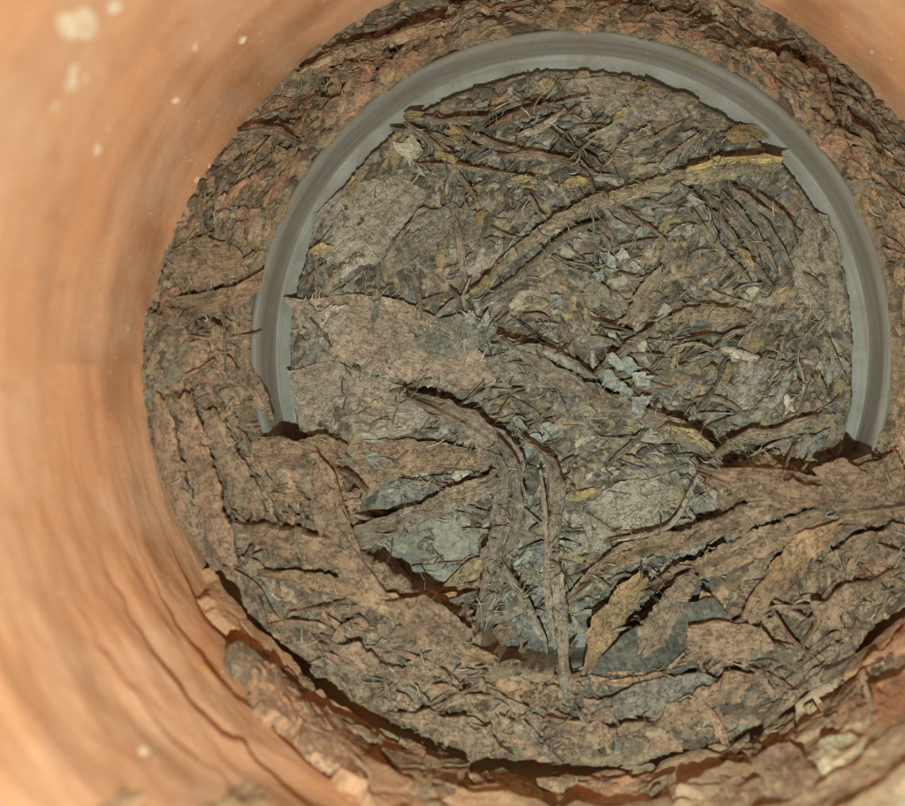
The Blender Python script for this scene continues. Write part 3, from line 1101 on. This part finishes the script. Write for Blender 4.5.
# bark flakes on the heap
BARK_ROWS = [('tan', (132, 112, 88)), ('brown', (112, 94, 74)), ('pale tan', (150, 126, 100)), ('dark brown', (82, 69, 56)), ('reddish', (150, 116, 88)), ('grey-brown', (118, 108, 92)), ('tan', (138, 116, 92))]
for (x, y) in rand_in('heap', 310):
    L = 2.6 + 6.5 * rng.random() ** 1.7
    ang = math.atan2(y, x) + math.pi / 2 + rng.normal(0, 1.0)
    ol = blob_outline(x, y, L, L * rng.uniform(0.25, 0.75), ang, rough=0.34)
    if over_gap(ol):
        continue
    nm, c = pick(BARK_ROWS)
    o = plate('bark_flake', ol, thick=0.7, lift=rng.uniform(0.0, 0.55), mat=M_BARK, color=c * np.array([1.05, 0.98, 0.97]), jag=0.32, curl=rng.normal(0, 0.4), conform=0.35, rings=3, tilt=tuple(rng.normal(0, 0.16, 2)))
    tag(o, '%s %s bark flake in the heap by %s' % (size_word(L, 3.8, 6.0), nm, mark(x, y, MARKS_HEAP)), 'bark flake', 'bark flakes on the heap')

# bark strips on the collar between ring and clay wall
COLL_ROWS = [('tan', (134, 115, 90)), ('pale', (156, 134, 106)), ('dark', (92, 78, 62)), ('yellowish', (150, 130, 96)), ('grey', (120, 112, 97)), ('reddish', (156, 118, 90)), ('brown', (130, 104, 80))]
for (x, y) in rand_in('collar', 130):
    r = math.hypot(x, y)
    t0 = math.atan2(y, x)
    L = rng.uniform(3, 12)
    dr = rng.normal(0, 2.2)
    pts = []
    for q in np.linspace(-0.5, 0.5, 4):
        rr = np.clip(r + dr * q * 2 + rng.normal(0, 0.35), 59.8, 73.2)
        tt = t0 + q * L / r
        pts.append((rr * math.cos(tt), rr * math.sin(tt)))
    nm, c = pick(COLL_ROWS)
    c = c * 1.15
    w_ = rng.uniform(0.6, 2.2)
    o = strip('bark_strip', pts, w_, thick=0.5, lift=rng.uniform(0, 0.3), mat=M_BARK, color=c, ridge=0.18, across=5, taper=(0.35, 0.35), twist=0.15)
    tag(o, '%s %s bark strip outside the ring by %s' % ('narrow' if w_ < 1.4 else 'wide', nm, mark(x, y, MARKS_COLL)), 'bark strip', 'bark strips round the ring')
for (x, y) in rand_in('collar', 160):
    L = 2.0 + 3.5 * rng.random() ** 1.5
    ol = blob_outline(x, y, L, L * rng.uniform(0.35, 0.8), math.atan2(y, x) + math.pi / 2 + rng.normal(0, 0.6), rough=0.32)
    if any(rrad(p[0], p[1]) < 59 for p in ol):
        continue
    nm, c = pick(COLL_ROWS)
    c = c * 1.15
    o = plate('bark_crumb', ol, thick=0.7, lift=rng.uniform(0, 0.4), mat=M_BARK, color=c, jag=0.28, curl=rng.normal(0, 0.25), conform=0.5, rings=3, tilt=tuple(rng.normal(0, 0.1, 2)))
    tag(o, '%s %s bark crumb outside the ring by %s' % (size_word(L, 2.7, 3.8), nm, mark(x, y, MARKS_COLL)), 'bark crumb', 'bark crumbs round the ring')

# straw bits on the plug
STRAW_ROWS = [('tan', (136, 125, 98)), ('grey', (108, 102, 86)), ('pale', (166, 154, 126)), ('dark', (62, 55, 45)), ('brown', (118, 101, 79)), ('silvery', (144, 142, 132))]
for (x, y) in rand_in('plug', 290):
    L = 3 + 9 * rng.random() ** 1.4
    ang = flow(x, y) + rng.normal(0, 0.5)
    bend = rng.normal(0, 0.08) * L
    d = np.array([math.cos(ang), math.sin(ang)])
    nn = np.array([-d[1], d[0]])
    c0 = np.array([x, y])
    pts = [c0 - d * L / 2, c0 + nn * bend, c0 + d * L / 2]
    if not ok_ring(pts):
        continue
    nm, c = pick(STRAW_ROWS)
    o = strip('straw_bit', pts, 0.35 + 1.1 * rng.random() ** 1.3, thick=0.5, lift=rng.uniform(0.0, 0.55), mat=M_FIB, color=c, ridge=0.14, across=5, taper=(0.5, 0.5), split=0.9, camber=0.35, twist=0.25)
    tag(o, '%s %s straw bit on the plug by %s' % ('short' if L < 5.5 else 'long', nm, mark(x, y, MARKS_PLUG)), 'straw', 'straw bits on the plug')

# splintered fibres on the heap
for (x, y) in rand_in('heap', 190):
    L = 3 + 9 * rng.random() ** 1.4
    ang = math.atan2(y, x) + math.pi / 2 + rng.normal(0, 0.8)
    d = np.array([math.cos(ang), math.sin(ang)])
    nn = np.array([-d[1], d[0]])
    c0 = np.array([x, y])
    pts = [c0 - d * L / 2, c0 + nn * rng.normal(0.3, 0.5), c0 + d * L / 2]
    if over_gap(pts, 0.3):
        continue
    nm, c = pick(BARK_ROWS)
    o = strip('wood_fibre', pts, rng.uniform(0.4, 1.5), thick=0.5, lift=rng.uniform(0, 0.4), mat=M_BARK, color=c, ridge=0.15, across=4, taper=(0.4, 0.4), split=1.0, twist=0.25)
    tag(o, '%s %s splintered wood fibre in the heap by %s' % ('short' if L < 5.5 else 'long', nm, mark(x, y, MARKS_HEAP)), 'wood fibre', 'wood fibres on the heap')


# hair-fine fibres nobody could count
def fine_fibres(n=4200):
    V, F, C = [], [], []
    k = 0
    while k < n:
        x, y = rng.uniform(-74, 74, 2)
        z = zone(x, y)
        if z is None:
            continue
        k += 1
        L = 1.0 + 4.0 * rng.random() ** 2
        ang = (flow(x, y) + rng.normal(0, 0.8)) if z == 'plug' else math.atan2(y, x) + math.pi / 2 + rng.normal(0, 0.7)
        w_ = rng.uniform(0.06, 0.2)
        m = 5
        cu = rng.normal(0, 0.7)
        t = np.linspace(-0.5, 0.5, m)
        a = ang + cu * t * 2
        X = x + np.cumsum(np.cos(a)) * L / m
        Y = y + np.cumsum(np.sin(a)) * L / m
        if z != 'plug' and rng.random() < 0.55:
            continue
        if z == 'plug' and rrad(X, Y).max() > 53:
            continue
        if z == 'collar' and rrad(X, Y).min() < 60.5:
            continue
        Z = bed.h(X, Y)
        Z = Z * 0.5 + Z.max() * 0.5 + rng.uniform(0.0, 0.2)
        nx, ny = -np.sin(ang), np.cos(ang)
        b0 = len(V)
        for i in range(m):
            ww = w_ * (1 - 0.6 * abs(t[i]) * 2 * 0.8)
            V += [tuple(p) for p in bed.world(np.array([X[i] - nx * ww, X[i], X[i] + nx * ww]), np.array([Y[i] - ny * ww, Y[i], Y[i] + ny * ww]), np.array([Z[i] - 0.12, Z[i] + 0.08, Z[i] - 0.12]))]
        col = jit(srgb(*[(150, 140, 116), (118, 108, 88), (84, 75, 60), (134, 118, 92), (172, 162, 138)][rng.integers(0, 5)]), 0.1)
        C += [col] * (3 * m)
        for i in range(m - 1):
            q = b0 + 3 * i
            F += [(q, q + 3, q + 4, q + 1), (q + 1, q + 4, q + 5, q + 2), (q, q + 2, q + 5, q + 3)]
    o = mesh_object('fine_fibres', np.array(V) * MM, F, M_BED, cols=np.array(C), smooth=0)
    tag(o, 'hair-fine plant fibres strewn over the debris', 'fibres', kind='stuff')


# ------------------------------------------------------------------ stems, stalks, reeds and bark one can name
# long pale stem that sweeps across the upper plug
S('plant_stem', [(478, 292), (500, 268), (536, 240), (580, 212), (640, 192), (700, 178), (776, 166)], 15, 'long pale curved plant stem sweeping to a shiny golden end', 'plant stem',
  mat=M_FIB, color=srgb(142, 130, 98), thick=1.2, lift=0.7, ridge=0.18, camber=0.5, across=7, taper=(0.4, 0.8))
S('plant_stem', [(484, 300), (520, 276), (566, 236), (600, 222)], 9, 'thin dark plant stem lying beside the long pale curved stem', 'plant stem',
  mat=M_FIB, color=srgb(92, 84, 66), thick=0.9, lift=0.4, ridge=0.12, camber=0.3, across=5)
S('straw', [(690, 172), (730, 164), (778, 164)], 9, 'shiny golden straw at the end of the long curved stem', 'straw', mat=M_GOLD, color=srgb(196, 172, 104), thick=0.6, lift=0.5, camber=0.5, ridge=0.15)
PL('leaf', [(722, 136), (740, 124), (764, 122), (770, 136), (752, 144), (730, 146)], 'ochre yellow leaf scrap against the upper right of the ring', 'leaf',
   mat=M_GOLD, color=srgb(146, 120, 74), thick=0.4, lift=0.7, jag=0.3)
S('straw', [(676, 186), (700, 210), (716, 240)], 8, 'grey flattened straw hanging down from the curved stem', 'straw', mat=M_FIB, color=srgb(116, 112, 104), lift=0.4)
# fan of grey blades, right
for k, (a, b, c, w_) in enumerate((((706, 194), (738, 226), (760, 262), 9), ((722, 196), (752, 232), (776, 272), 8), ((716, 214), (738, 250), (772, 286), 10), ((742, 200), (770, 236), (790, 268), 9),
                                   ((730, 192), (762, 214), (796, 232), 7), ((694, 216), (720, 252), (748, 280), 8), ((756, 196), (782, 222), (792, 246), 6))):
    o = strip('grass_blade', P([a, b, c], -6), w_ * 0.19, thick=0.5, lift=0.5 + 0.12 * k, mat=M_FIB, color=jit(srgb(108, 102, 86), 0.2), ridge=0.2, camber=0.3, taper=(0.6, 0.3))
    tag(o, 'dark grey grass blade in the fan right of the curved stem', 'grass blade', 'fan of grass blades')
# upper left brownish blades
for k, (a, b, c, w_) in enumerate((((396, 130), (436, 140), (482, 150), 9), ((410, 128), (450, 156), (470, 190), 9), ((430, 140), (456, 172), (476, 198), 7), ((420, 166), (470, 170), (530, 178), 7),
                                   ((440, 118), (480, 142), (540, 158), 8), ((500, 158), (548, 160), (584, 172), 8), ((412, 116), (446, 126), (490, 124), 7))):
    o = strip('chaff_blade', P([a, b, c], -6), w_ * 0.19, thick=0.4, lift=0.4 + 0.1 * k, mat=M_FIB, color=jit(srgb(124, 106, 82), 0.15), ridge=0.15, camber=0.3, taper=(0.5, 0.3))
    tag(o, 'brownish chaff blade in the tangle below the upper left of the ring', 'chaff', 'chaff tangle at the upper left')
S('twig', [(488, 135), (512, 122), (546, 110)], 8, 'short dark twig lying alone below the top of the ring', 'twig', mat=M_BARK, color=srgb(66, 58, 48), thick=1.2, lift=0.8, camber=0.6, ridge=0.1, taper=(0.7, 0.3))

# diagonal stalk through the middle
S('stalk', [(504, 340), (540, 366), (596, 396), (648, 418), (690, 438), (716, 466)], 20, 'long split brown stalk running diagonally across the plug centre', 'stalk', mat=M_FIB,
  color=srgb(116, 104, 82), thick=1.4, lift=1.4, ridge=0.35, camber=0.6, across=8, taper=(0.3, 0.6), split=2.0)
S('stalk', [(520, 346), (556, 356), (592, 376)], 12, 'short silver-grey stalk beside the diagonal stalk', 'stalk', mat=M_PALE, color=srgb(110, 107, 96), thick=0.9, lift=1.0, ridge=0.3, camber=0.4)
S('stalk', [(664, 424), (690, 434), (712, 452)], 9, 'glossy golden splinter on the lower end of the diagonal stalk', 'splinter', mat=M_GOLD, color=srgb(150, 132, 88), thick=0.6, lift=0.6, ridge=0.15)
S('stalk', [(704, 452), (740, 436), (780, 428), (806, 416)], 13, 'pale brown stalk rising to the right from the diagonal stalk', 'stalk', mat=M_FIB, color=srgb(126, 114, 88), thick=1.0, lift=0.9, ridge=0.2, camber=0.5)
S('stalk', [(630, 324), (648, 296), (662, 272)], 22, 'broad pale flattened stalk piece standing alone right of centre', 'stalk', mat=M_FIB, color=srgb(138, 128, 102), thick=0.7, lift=0.9, ridge=0.1, camber=0.3, taper=(0.7, 0.5))
S('stalk', [(672, 318), (710, 312), (746, 318)], 15, 'yellow-brown flat stalk lying level right of the broad pale piece', 'stalk', mat=M_FIB, color=srgb(138, 122, 88), thick=0.6, lift=0.6, ridge=0.1)
S('stalk', [(596, 372), (624, 350), (650, 330)], 10, 'narrow brown stalk slanting up to the broad pale piece', 'stalk', mat=M_FIB, color=srgb(108, 96, 76), thick=0.7, lift=0.7)

# pale crumbs
for (x, y, s) in ((606, 262, 13), (622, 254, 10), (598, 276, 9), (636, 266, 8), (612, 380, 15), (628, 366, 15), (642, 378, 12), (624, 392, 12), (640, 402, 15), (656, 410, 10), (612, 360, 9), (590, 258, 7),
                  (470, 318, 12), (486, 322, 9), (520, 424, 9), (548, 430, 12), (536, 440, 8), (556, 300, 8), (640, 232, 7)):
    X, Y = px(x, y, -6)
    o = plate('crumb', blob_outline(X, Y, s * 0.33, s * 0.22, rng.uniform(0, 3)), thick=0.8, lift=0.85, mat=M_PALE, color=jit(srgb(143, 146, 138), 0.12), jag=0.25, rings=3, step=0.5, conform=0.3, rough=0.5)
    tag(o, 'crumbly whitish-grey lump on the plug by ' + mark(X, Y, MARKS_PLUG).replace('whitish crumbs', 'diagonal stalk'), 'crumb', 'whitish crumbs on the plug')

# golden straw chips
for (x, y, L, a, lab) in ((580, 494, 30, 0.15, 'bright yellow straw chip lying by the smooth flat grey leaf'),
                          (575, 182, 26, 0.05, 'glossy yellow straw chip below the dark twig'),
                          (528, 182, 24, -0.1, 'dull yellow straw chip left of the glossy one under the dark twig'),
                          (354, 190, 20, 1.1, 'ochre leaf chip touching the pale grey leaf sheet'),
                          (458, 138, 28, -0.5, 'orange-brown straw chip at the top of the chaff tangle'),
                          (450, 162, 26, -0.2, 'yellowish straw chip in the middle of the chaff tangle'),
                          (416, 120, 20, -0.1, 'rust-coloured chip against the upper left of the ring'),
                          (480, 216, 22, 0.9, 'mustard straw chip beside the curled olive leaf'),
                          (482, 286, 22, 0.7, 'mustard straw chip at the lower end of the long curved stem'),
                          (620, 118, 20, 1.0, 'greenish yellow straw chip under the top of the ring'),
                          (640, 90, 26, 0.2, 'pale ochre chip just under the top of the ring'),
                          (726, 374, 18, 1.3, 'amber straw chip beside the grey-blue leaf piece'),
                          (322, 252, 26, 0.7, 'olive yellow chip against the left of the ring'),
                          (470, 444, 20, 0.4, 'small orange straw chip beside the bent reed'),
                          (746, 260, 24, -0.9, 'olive straw chip inside the fan of grass blades')):
    X, Y = px(x, y, -6)
    o = plate('straw_chip', blob_outline(X, Y, L * 0.19, L * 0.085, a), thick=0.4, lift=0.55, mat=M_GOLD, color=jit(srgb(168, 148, 96) if 'yellow' in lab else srgb(144, 120, 74), 0.08), jag=0.2, rings=3, step=0.5, conform=0.4)
    tag(o, lab, 'straw chip')

# bent reeds in the middle and below
S('twig', [(352, 534), (400, 520), (450, 500), (498, 476)], 22, 'flat brown twig slanting up to the bent reed above the grey stone', 'twig', mat=M_FIB, color=srgb(118, 102, 80), thick=1.4, lift=1.2, ridge=0.25, camber=0.6, across=7, z=-5, taper=(0.8, 0.7))
S('reed', [(410, 396), (448, 412), (484, 434), (508, 462), (510, 500), (500, 550), (484, 612)], 30, 'broad bent reed strip folding down over the edge of the heap', 'reed', mat=M_FIB, color=srgb(110, 97, 77), thick=1.2, lift=2.0,
  ridge=0.45, camber=0.5, across=10, z=-3, taper=(0.25, 0.5), split=2.5, stiff=5)
S('reed', [(500, 440), (516, 470), (518, 520), (506, 556)], 12, 'narrow dark reed strip lying along the broad bent reed', 'reed', mat=M_FIB, color=srgb(80, 72, 60), thick=0.8, lift=1.0, ridge=0.25, camber=0.3, z=-2, stiff=5)
S('reed', [(524, 438), (548, 462), (558, 500), (552, 560), (562, 620), (566, 676)], 15, 'long thin reed hanging straight down beside the bent reed', 'reed', mat=M_FIB, color=srgb(122, 108, 86), thick=0.9, lift=1.5, ridge=0.35, camber=0.3, across=7, z=-2,
  taper=(0.3, 0.9), split=2, stiff=5)
S('reed', [(540, 470), (546, 520), (548, 580), (556, 640)], 6, 'hair-thin pale fibre parallel to the long hanging reed', 'fibre', mat=M_FIB, color=srgb(138, 122, 98), thick=0.5, lift=1.5, ridge=0.1, across=4, z=-2, stiff=5)
S('reed', [(504, 562), (522, 596), (542, 640), (546, 652)], 10, 'short forked reed stub between the bent reed and the hanging reed', 'reed', mat=M_FIB, color=srgb(124, 112, 88), thick=0.9, lift=1.2, ridge=0.2, z=-2, taper=(0.6, 0.4), stiff=4)
S('straw', [(612, 540), (656, 530), (676, 516), (698, 472)], 5, 'thin pale kinked straw beside the smooth flat grey leaf', 'straw', mat=M_FIB, color=srgb(160, 150, 126), thick=0.7, lift=1.2, ridge=0.05, camber=0.4, z=-3)

# strips that run to the right over the heap
S('bark_strip', [(570, 600), (620, 560), (690, 536), (750, 506), (806, 488)], 20, 'long grey-brown bark strip slanting up from the hanging reed', 'bark strip', mat=M_BARK, color=srgb(120, 106, 82), thick=1.2, lift=1.4, ridge=0.4, across=8, z=0, stiff=5, taper=(0.3, 0.5))
S('bark_strip', [(700, 470), (760, 486), (830, 492), (905, 484), (930, 480)], 26, 'wide brown bark strip running level under the right end of the ring', 'bark strip', mat=M_BARK, color=srgb(118, 98, 76), thick=1.2, lift=0.9, ridge=0.4, across=9, z=1, taper=(0.3, 0.9))
S('bark_strip', [(640, 600), (700, 570), (770, 532), (840, 508), (905, 500), (925, 498)], 26, 'long pale-edged bark strip below the level brown strip', 'bark strip', mat=M_BARK, color=srgb(124, 104, 80), thick=1.2, lift=1.0, ridge=0.45, across=9, z=1, taper=(0.3, 0.9), stiff=5)
S('bark_strip', [(742, 610), (770, 574), (800, 540), (830, 520)], 24, 'orange-stained bark strip leaning across the right of the heap', 'bark strip', mat=M_BARK, color=srgb(150, 120, 80), thick=1.0, lift=0.9, ridge=0.3, across=8, z=2)
S('bark_strip', [(590, 656), (608, 620), (640, 584)], 30, 'yellowish splintered bark piece over the lower hole', 'bark', mat=M_BARK, color=srgb(150, 128, 84), thick=0.9, lift=1.4, ridge=0.45, across=8, z=-2, split=2, taper=(0.5, 0.5))
S('bark_strip', [(640, 640), (664, 600), (690, 570)], 24, 'dark olive bark piece leaning into the lower hole', 'bark', mat=M_BARK, color=srgb(92, 88, 72), thick=0.9, lift=0.9, ridge=0.3, across=7, z=-2, taper=(0.6, 0.6))
PL('bark_flake', [(716, 466), (770, 466), (826, 476), (868, 452), (874, 480), (842, 500), (780, 496), (726, 482)], 'brown bark flake with a raised point against the right end of the ring', 'bark flake', z=2,
   mat=M_BARK, color=srgb(116, 98, 78), thick=1.2, lift=0.7, jag=0.3, conform=0.3)
PL('wood_chip', [(686, 622), (716, 614), (758, 622), (770, 640), (740, 654), (700, 652), (684, 640)], 'blunt brown wood chip jutting over the lower hole', 'wood chip', z=3, mat=M_BARK, color=srgb(128, 106, 84), thick=2.0, lift=1.5, jag=0.25, conform=0.15, curl=-0.5)
PL('wood_chip', [(590, 700), (640, 676), (700, 668), (720, 680), (670, 702), (610, 714)], 'grey weathered wood chip under the lower hole', 'wood chip', z=4, mat=M_FIB, color=srgb(112, 102, 88), thick=1.2, lift=1.0, jag=0.3, conform=0.2)
for lab, pts in (('curled bark flake over the right end of the ring', [(842, 470), (862, 458), (890, 450), (900, 472), (884, 494), (850, 492)]),
                 ('ragged bark flake under the right end of the ring', [(806, 466), (836, 456), (858, 470), (846, 494), (812, 488)]),
                 ('crumbly bark flake over the left end of the ring', [(258, 436), (284, 434), (306, 446), (304, 466), (280, 472), (258, 458)]),
                 ('short bark flake beside the left end of the ring', [(296, 440), (320, 432), (346, 446), (336, 466), (306, 466)])):
    PL('bark_flake', pts, lab, 'bark flake', z=1, mat=M_BARK, color=jit(srgb(124, 105, 84), 0.06), thick=2.2, lift=1.1, jag=0.4, conform=0.3, pct=85, rough=0.5)
# left side of the heap
S('bark_strip', [(232, 520), (276, 532), (330, 546), (372, 574), (420, 602), (470, 634)], 26, 'long brown bark strip with a dark upper edge below the grey stone', 'bark strip', mat=M_BARK, color=srgb(118, 97, 75), thick=1.8, lift=1.3, ridge=0.4, across=8, z=3, taper=(0.3, 0.6), stiff=5)
S('bark_strip', [(268, 570), (330, 582), (396, 604), (452, 640), (492, 660)], 22, 'orange-tan bark strip below the long brown strip', 'bark strip', mat=M_BARK, color=srgb(150, 120, 84), thick=1.2, lift=1.0, ridge=0.3, across=8, z=4, taper=(0.3, 0.5))
PL('bark_flake', [(330, 448), (380, 440), (440, 446), (492, 456), (486, 474), (430, 474), (376, 486), (356, 508), (338, 488)], 'broad grey-brown bark flake above the dark leaf wedge', 'bark flake', z=0, mat=M_BARK, color=srgb(122, 106, 86), thick=0.8, lift=0.7, jag=0.3, conform=0.4)
PL('bark_flake', [(320, 450), (338, 470), (356, 520), (374, 560), (396, 590), (360, 580), (332, 548), (318, 500)], 'steep brown bark flake at the left edge of the hole', 'bark flake', z=1, mat=M_BARK, color=srgb(116, 99, 80), thick=1.0, lift=0.8, jag=0.3, conform=0.3)
PL('bark_flake', [(392, 592), (430, 586), (462, 608), (478, 622), (456, 642), (424, 618)], 'dark brown bark flake wedged under the grey stone', 'bark flake', z=1, mat=M_BARK, color=srgb(98, 82, 66), thick=1.2, lift=0.9, jag=0.25, conform=0.2)
PL('bark_flake', [(440, 590), (470, 560), (484, 558), (484, 590), (470, 604)], 'tan bark flake beside the foot of the broad bent reed', 'bark flake', z=-3, mat=M_BARK, color=srgb(140, 122, 90), thick=0.7, lift=1.2, jag=0.2, conform=0.2)
PL('bark_flake', [(168, 300), (204, 294), (240, 286), (266, 268), (262, 290), (240, 308), (206, 318), (170, 318)], 'pale tan bark flap with a red-brown tip left of the ring', 'bark flake', z=2, mat=M_BARK, color=srgb(142, 118, 90), thick=1.4, lift=1.2, jag=0.3, conform=0.2)
PL('bark_flake', [(222, 336), (240, 350), (262, 394), (270, 422), (246, 404), (222, 372)], 'narrow bark flake leaning on the left of the ring', 'bark flake', z=2, mat=M_BARK, color=srgb(126, 110, 90), thick=1.0, lift=1.0, jag=0.25, conform=0.3)
PL('bark_flake', [(176, 250), (206, 236), (240, 248), (250, 270), (210, 290), (176, 286)], 'wrinkled grey-tan bark flake above the pale tan flap', 'bark flake', z=2, mat=M_BARK, color=srgb(124, 106, 82), thick=0.9, lift=0.6, jag=0.35, conform=0.3)
for k, (pp, col_, lab) in enumerate((([(166, 400), (172, 450), (190, 510), (216, 566)], srgb(156, 122, 94), 'smooth reddish bark slab pressed to the clay wall at the left'),
                                     ([(190, 396), (200, 450), (218, 506), (240, 560)], srgb(150, 118, 92), 'second reddish bark slab beside the one on the clay wall'),
                                     ([(214, 412), (234, 462), (262, 512)], srgb(112, 96, 80), 'grey-brown wrinkled bark slab inside the reddish slabs'))):
    S('bark_slab', pp, 24, lab, 'bark slab', mat=M_BARK, color=col_, thick=1.2, lift=0.9, ridge=0.12, across=7, z=4, taper=(0.7, 0.6), split=1.5, camber=0.3, stiff=5)
# longer bark slabs across the bottom of the heap
SLABS = [([(262, 622), (300, 654), (330, 690)], 22), ([(330, 640), (376, 664), (430, 680)], 20), ([(400, 712), (450, 722), (500, 746)], 24), ([(560, 716), (600, 728), (640, 722)], 18),
         ([(660, 724), (716, 690), (760, 672)], 22), ([(770, 716), (800, 684), (842, 660)], 18), ([(806, 636), (840, 596), (890, 574)], 22), ([(830, 560), (866, 540), (915, 528)], 16)]
for pp, w_ in SLABS:
    o = strip('bark_slab', P(pp, 5), w_ * 0.175, thick=1.3, lift=0.6, mat=M_BARK, color=jit(srgb(134, 110, 86), 0.1), ridge=0.22, across=7, taper=(0.4, 0.4), split=2.4, twist=0.15, wob=0.4, stiff=4, rag=0.24)
    mx, my = px(*pp[1], 0)
    tag(o, 'rough mud-brown bark slab at the foot of the heap by ' + mark(mx, my, MARKS_HEAP), 'bark slab', 'bark slabs round the bottom of the heap')
S('bark_strip', [(300, 66), (340, 50), (392, 36), (440, 26)], 16, 'pale splintered bark strip above the upper left of the ring', 'bark strip', mat=M_BARK, color=srgb(160, 138, 108), thick=0.8, lift=0.9, ridge=0.25, z=1)
S('bark_strip', [(238, 128), (262, 126), (296, 140)], 10, 'dark curled bark splinter on the clay edge at the upper left', 'bark strip', mat=M_BARK, color=srgb(92, 78, 62), thick=1.0, lift=1.0, ridge=0.2, z=2)

# ------------------------------------------------------------------ clods and stones on the crust in front
def clod(pts, label, color, mat=M_CLOD, thick=2.5, lift=0.8, cat='clod', name='soil_clod'):
    ab = [wall_ab(a, b, 3.0) for a, b in pts]
    o = plate(name, ab, thick=thick, lift=lift, surf=wall, mat=mat, color=color, jag=0.35, curl=-0.5, conform=0.25, rings=5, rough=0.5, step=0.5)
    return tag(o, label, cat)


clod([(866, 690), (905, 672), (940, 690), (930, 730), (890, 740), (872, 722)], 'rust-orange clay shard on the mud crust at the right', srgb(166, 110, 76), name='clay_shard', cat='clay shard')
clod([(820, 742), (850, 730), (880, 748), (872, 776), (838, 782), (816, 764)], 'cream-white stone lying below the rust-orange shard', srgb(186, 172, 140), name='stone', cat='stone')
clod([(880, 780), (905, 766), (935, 790), (930, 830), (880, 826)], 'chalky pale stone in front of the cream-white stone', srgb(190, 178, 150), name='stone', cat='stone')
clod([(750, 760), (790, 742), (816, 766), (806, 796), (762, 804)], 'pinkish tan soil clod left of the cream-white stone', srgb(162, 132, 106))
clod([(690, 790), (730, 770), (760, 790), (744, 824), (700, 826)], 'tan soil clod left of the pinkish clod', srgb(160, 132, 102))
clod([(820, 706), (850, 690), (872, 702), (862, 722), (832, 728)], 'brick-tan shard under the dark crack at the right', srgb(160, 124, 96), name='clay_shard', cat='clay shard')
clod([(470, 776), (500, 768), (540, 786), (548, 812), (496, 818)], 'cream soil clod below the bottom crack', srgb(168, 146, 112))
clod([(216, 776), (240, 762), (274, 770), (280, 800), (240, 820), (210, 806)], 'pale cream stone embedded low on the clay wall', srgb(184, 150, 114), name='stone', cat='stone', lift=0.1)
clod([(110, 776), (136, 766), (160, 784), (150, 812), (112, 812)], 'beige stone set in the clay wall left of the pale cream stone', srgb(182, 146, 112), name='stone', cat='stone', lift=0.0)
clod([(300, 700), (336, 712), (372, 742), (366, 772), (330, 760), (304, 730)], 'orange-pink mud slab against the bottom crack', srgb(168, 128, 98))
clod([(384, 748), (430, 744), (470, 762), (462, 790), (410, 790)], 'brown soil clod between the orange-pink slab and the cream clod', srgb(150, 124, 96))
clod([(250, 660), (280, 668), (302, 700), (296, 724), (262, 704)], 'terracotta-pink mud slab above the pale cream stone', srgb(170, 128, 98))
# crumbs of soil stuck along the edge of the crust and in the crack
CRUMB_ROWS = [('brown', (140, 112, 86)), ('tan', (160, 132, 102)), ('dark brown', (110, 88, 68)), ('tan', (150, 124, 96)), ('reddish', (150, 112, 84))]
MARKS_CRUST = [((870, 700), 'the rust-orange shard'), ((846, 755), 'the cream-white stone'), ((784, 772), 'the pinkish tan clod'), ((725, 796), 'the tan soil clod'), ((510, 792), 'the cream soil clod'), ((430, 768), 'the brown soil clod'),
               ((336, 735), 'the orange-pink mud slab'), ((276, 690), 'the terracotta-pink mud slab'), ((600, 790), 'the crack between cream and tan clods')]
for k in range(60):
    t_ = math.radians(rng.uniform(222, 334))
    b_ = 5.0 + 9 * rng.random() ** 1.2
    L = 1.8 + 4.0 * rng.random() ** 1.6
    nm, c = pick(CRUMB_ROWS)
    ol = blob_outline(t_ * R_CLAY, b_, L * 1.3, L * 0.75, rng.normal(0, 0.4), rough=0.3)
    o = plate('soil_crumb', ol, thick=1.8, lift=rng.uniform(0.3, 1.2), surf=wall, mat=M_CLOD, color=c * 0.72, jag=0.25, curl=-0.5, conform=0.2, rings=3, rough=0.5, step=0.5)
    rp = FPX * 71 / (CAM_Z - b_) * CAM_Z / FPX
    tag(o, '%s %s soil crumb along the crack by %s' % (size_word(L, 2.6, 3.9), nm, mark(rp * math.cos(t_), rp * math.sin(t_), MARKS_CRUST)), 'soil crumb', 'soil crumbs along the crack')
S_ = strip('root_fibre', [wall_ab(872, 690, 3), wall_ab(878, 714, 3)], 0.7, thick=0.5, lift=2.2, surf=wall, mat=M_PALE, color=srgb(196, 180, 150), ridge=0.05, across=4, step=0.5)
tag(S_, 'short pale root fibre on the rust-orange clay shard', 'root fibre')

fine_fibres()
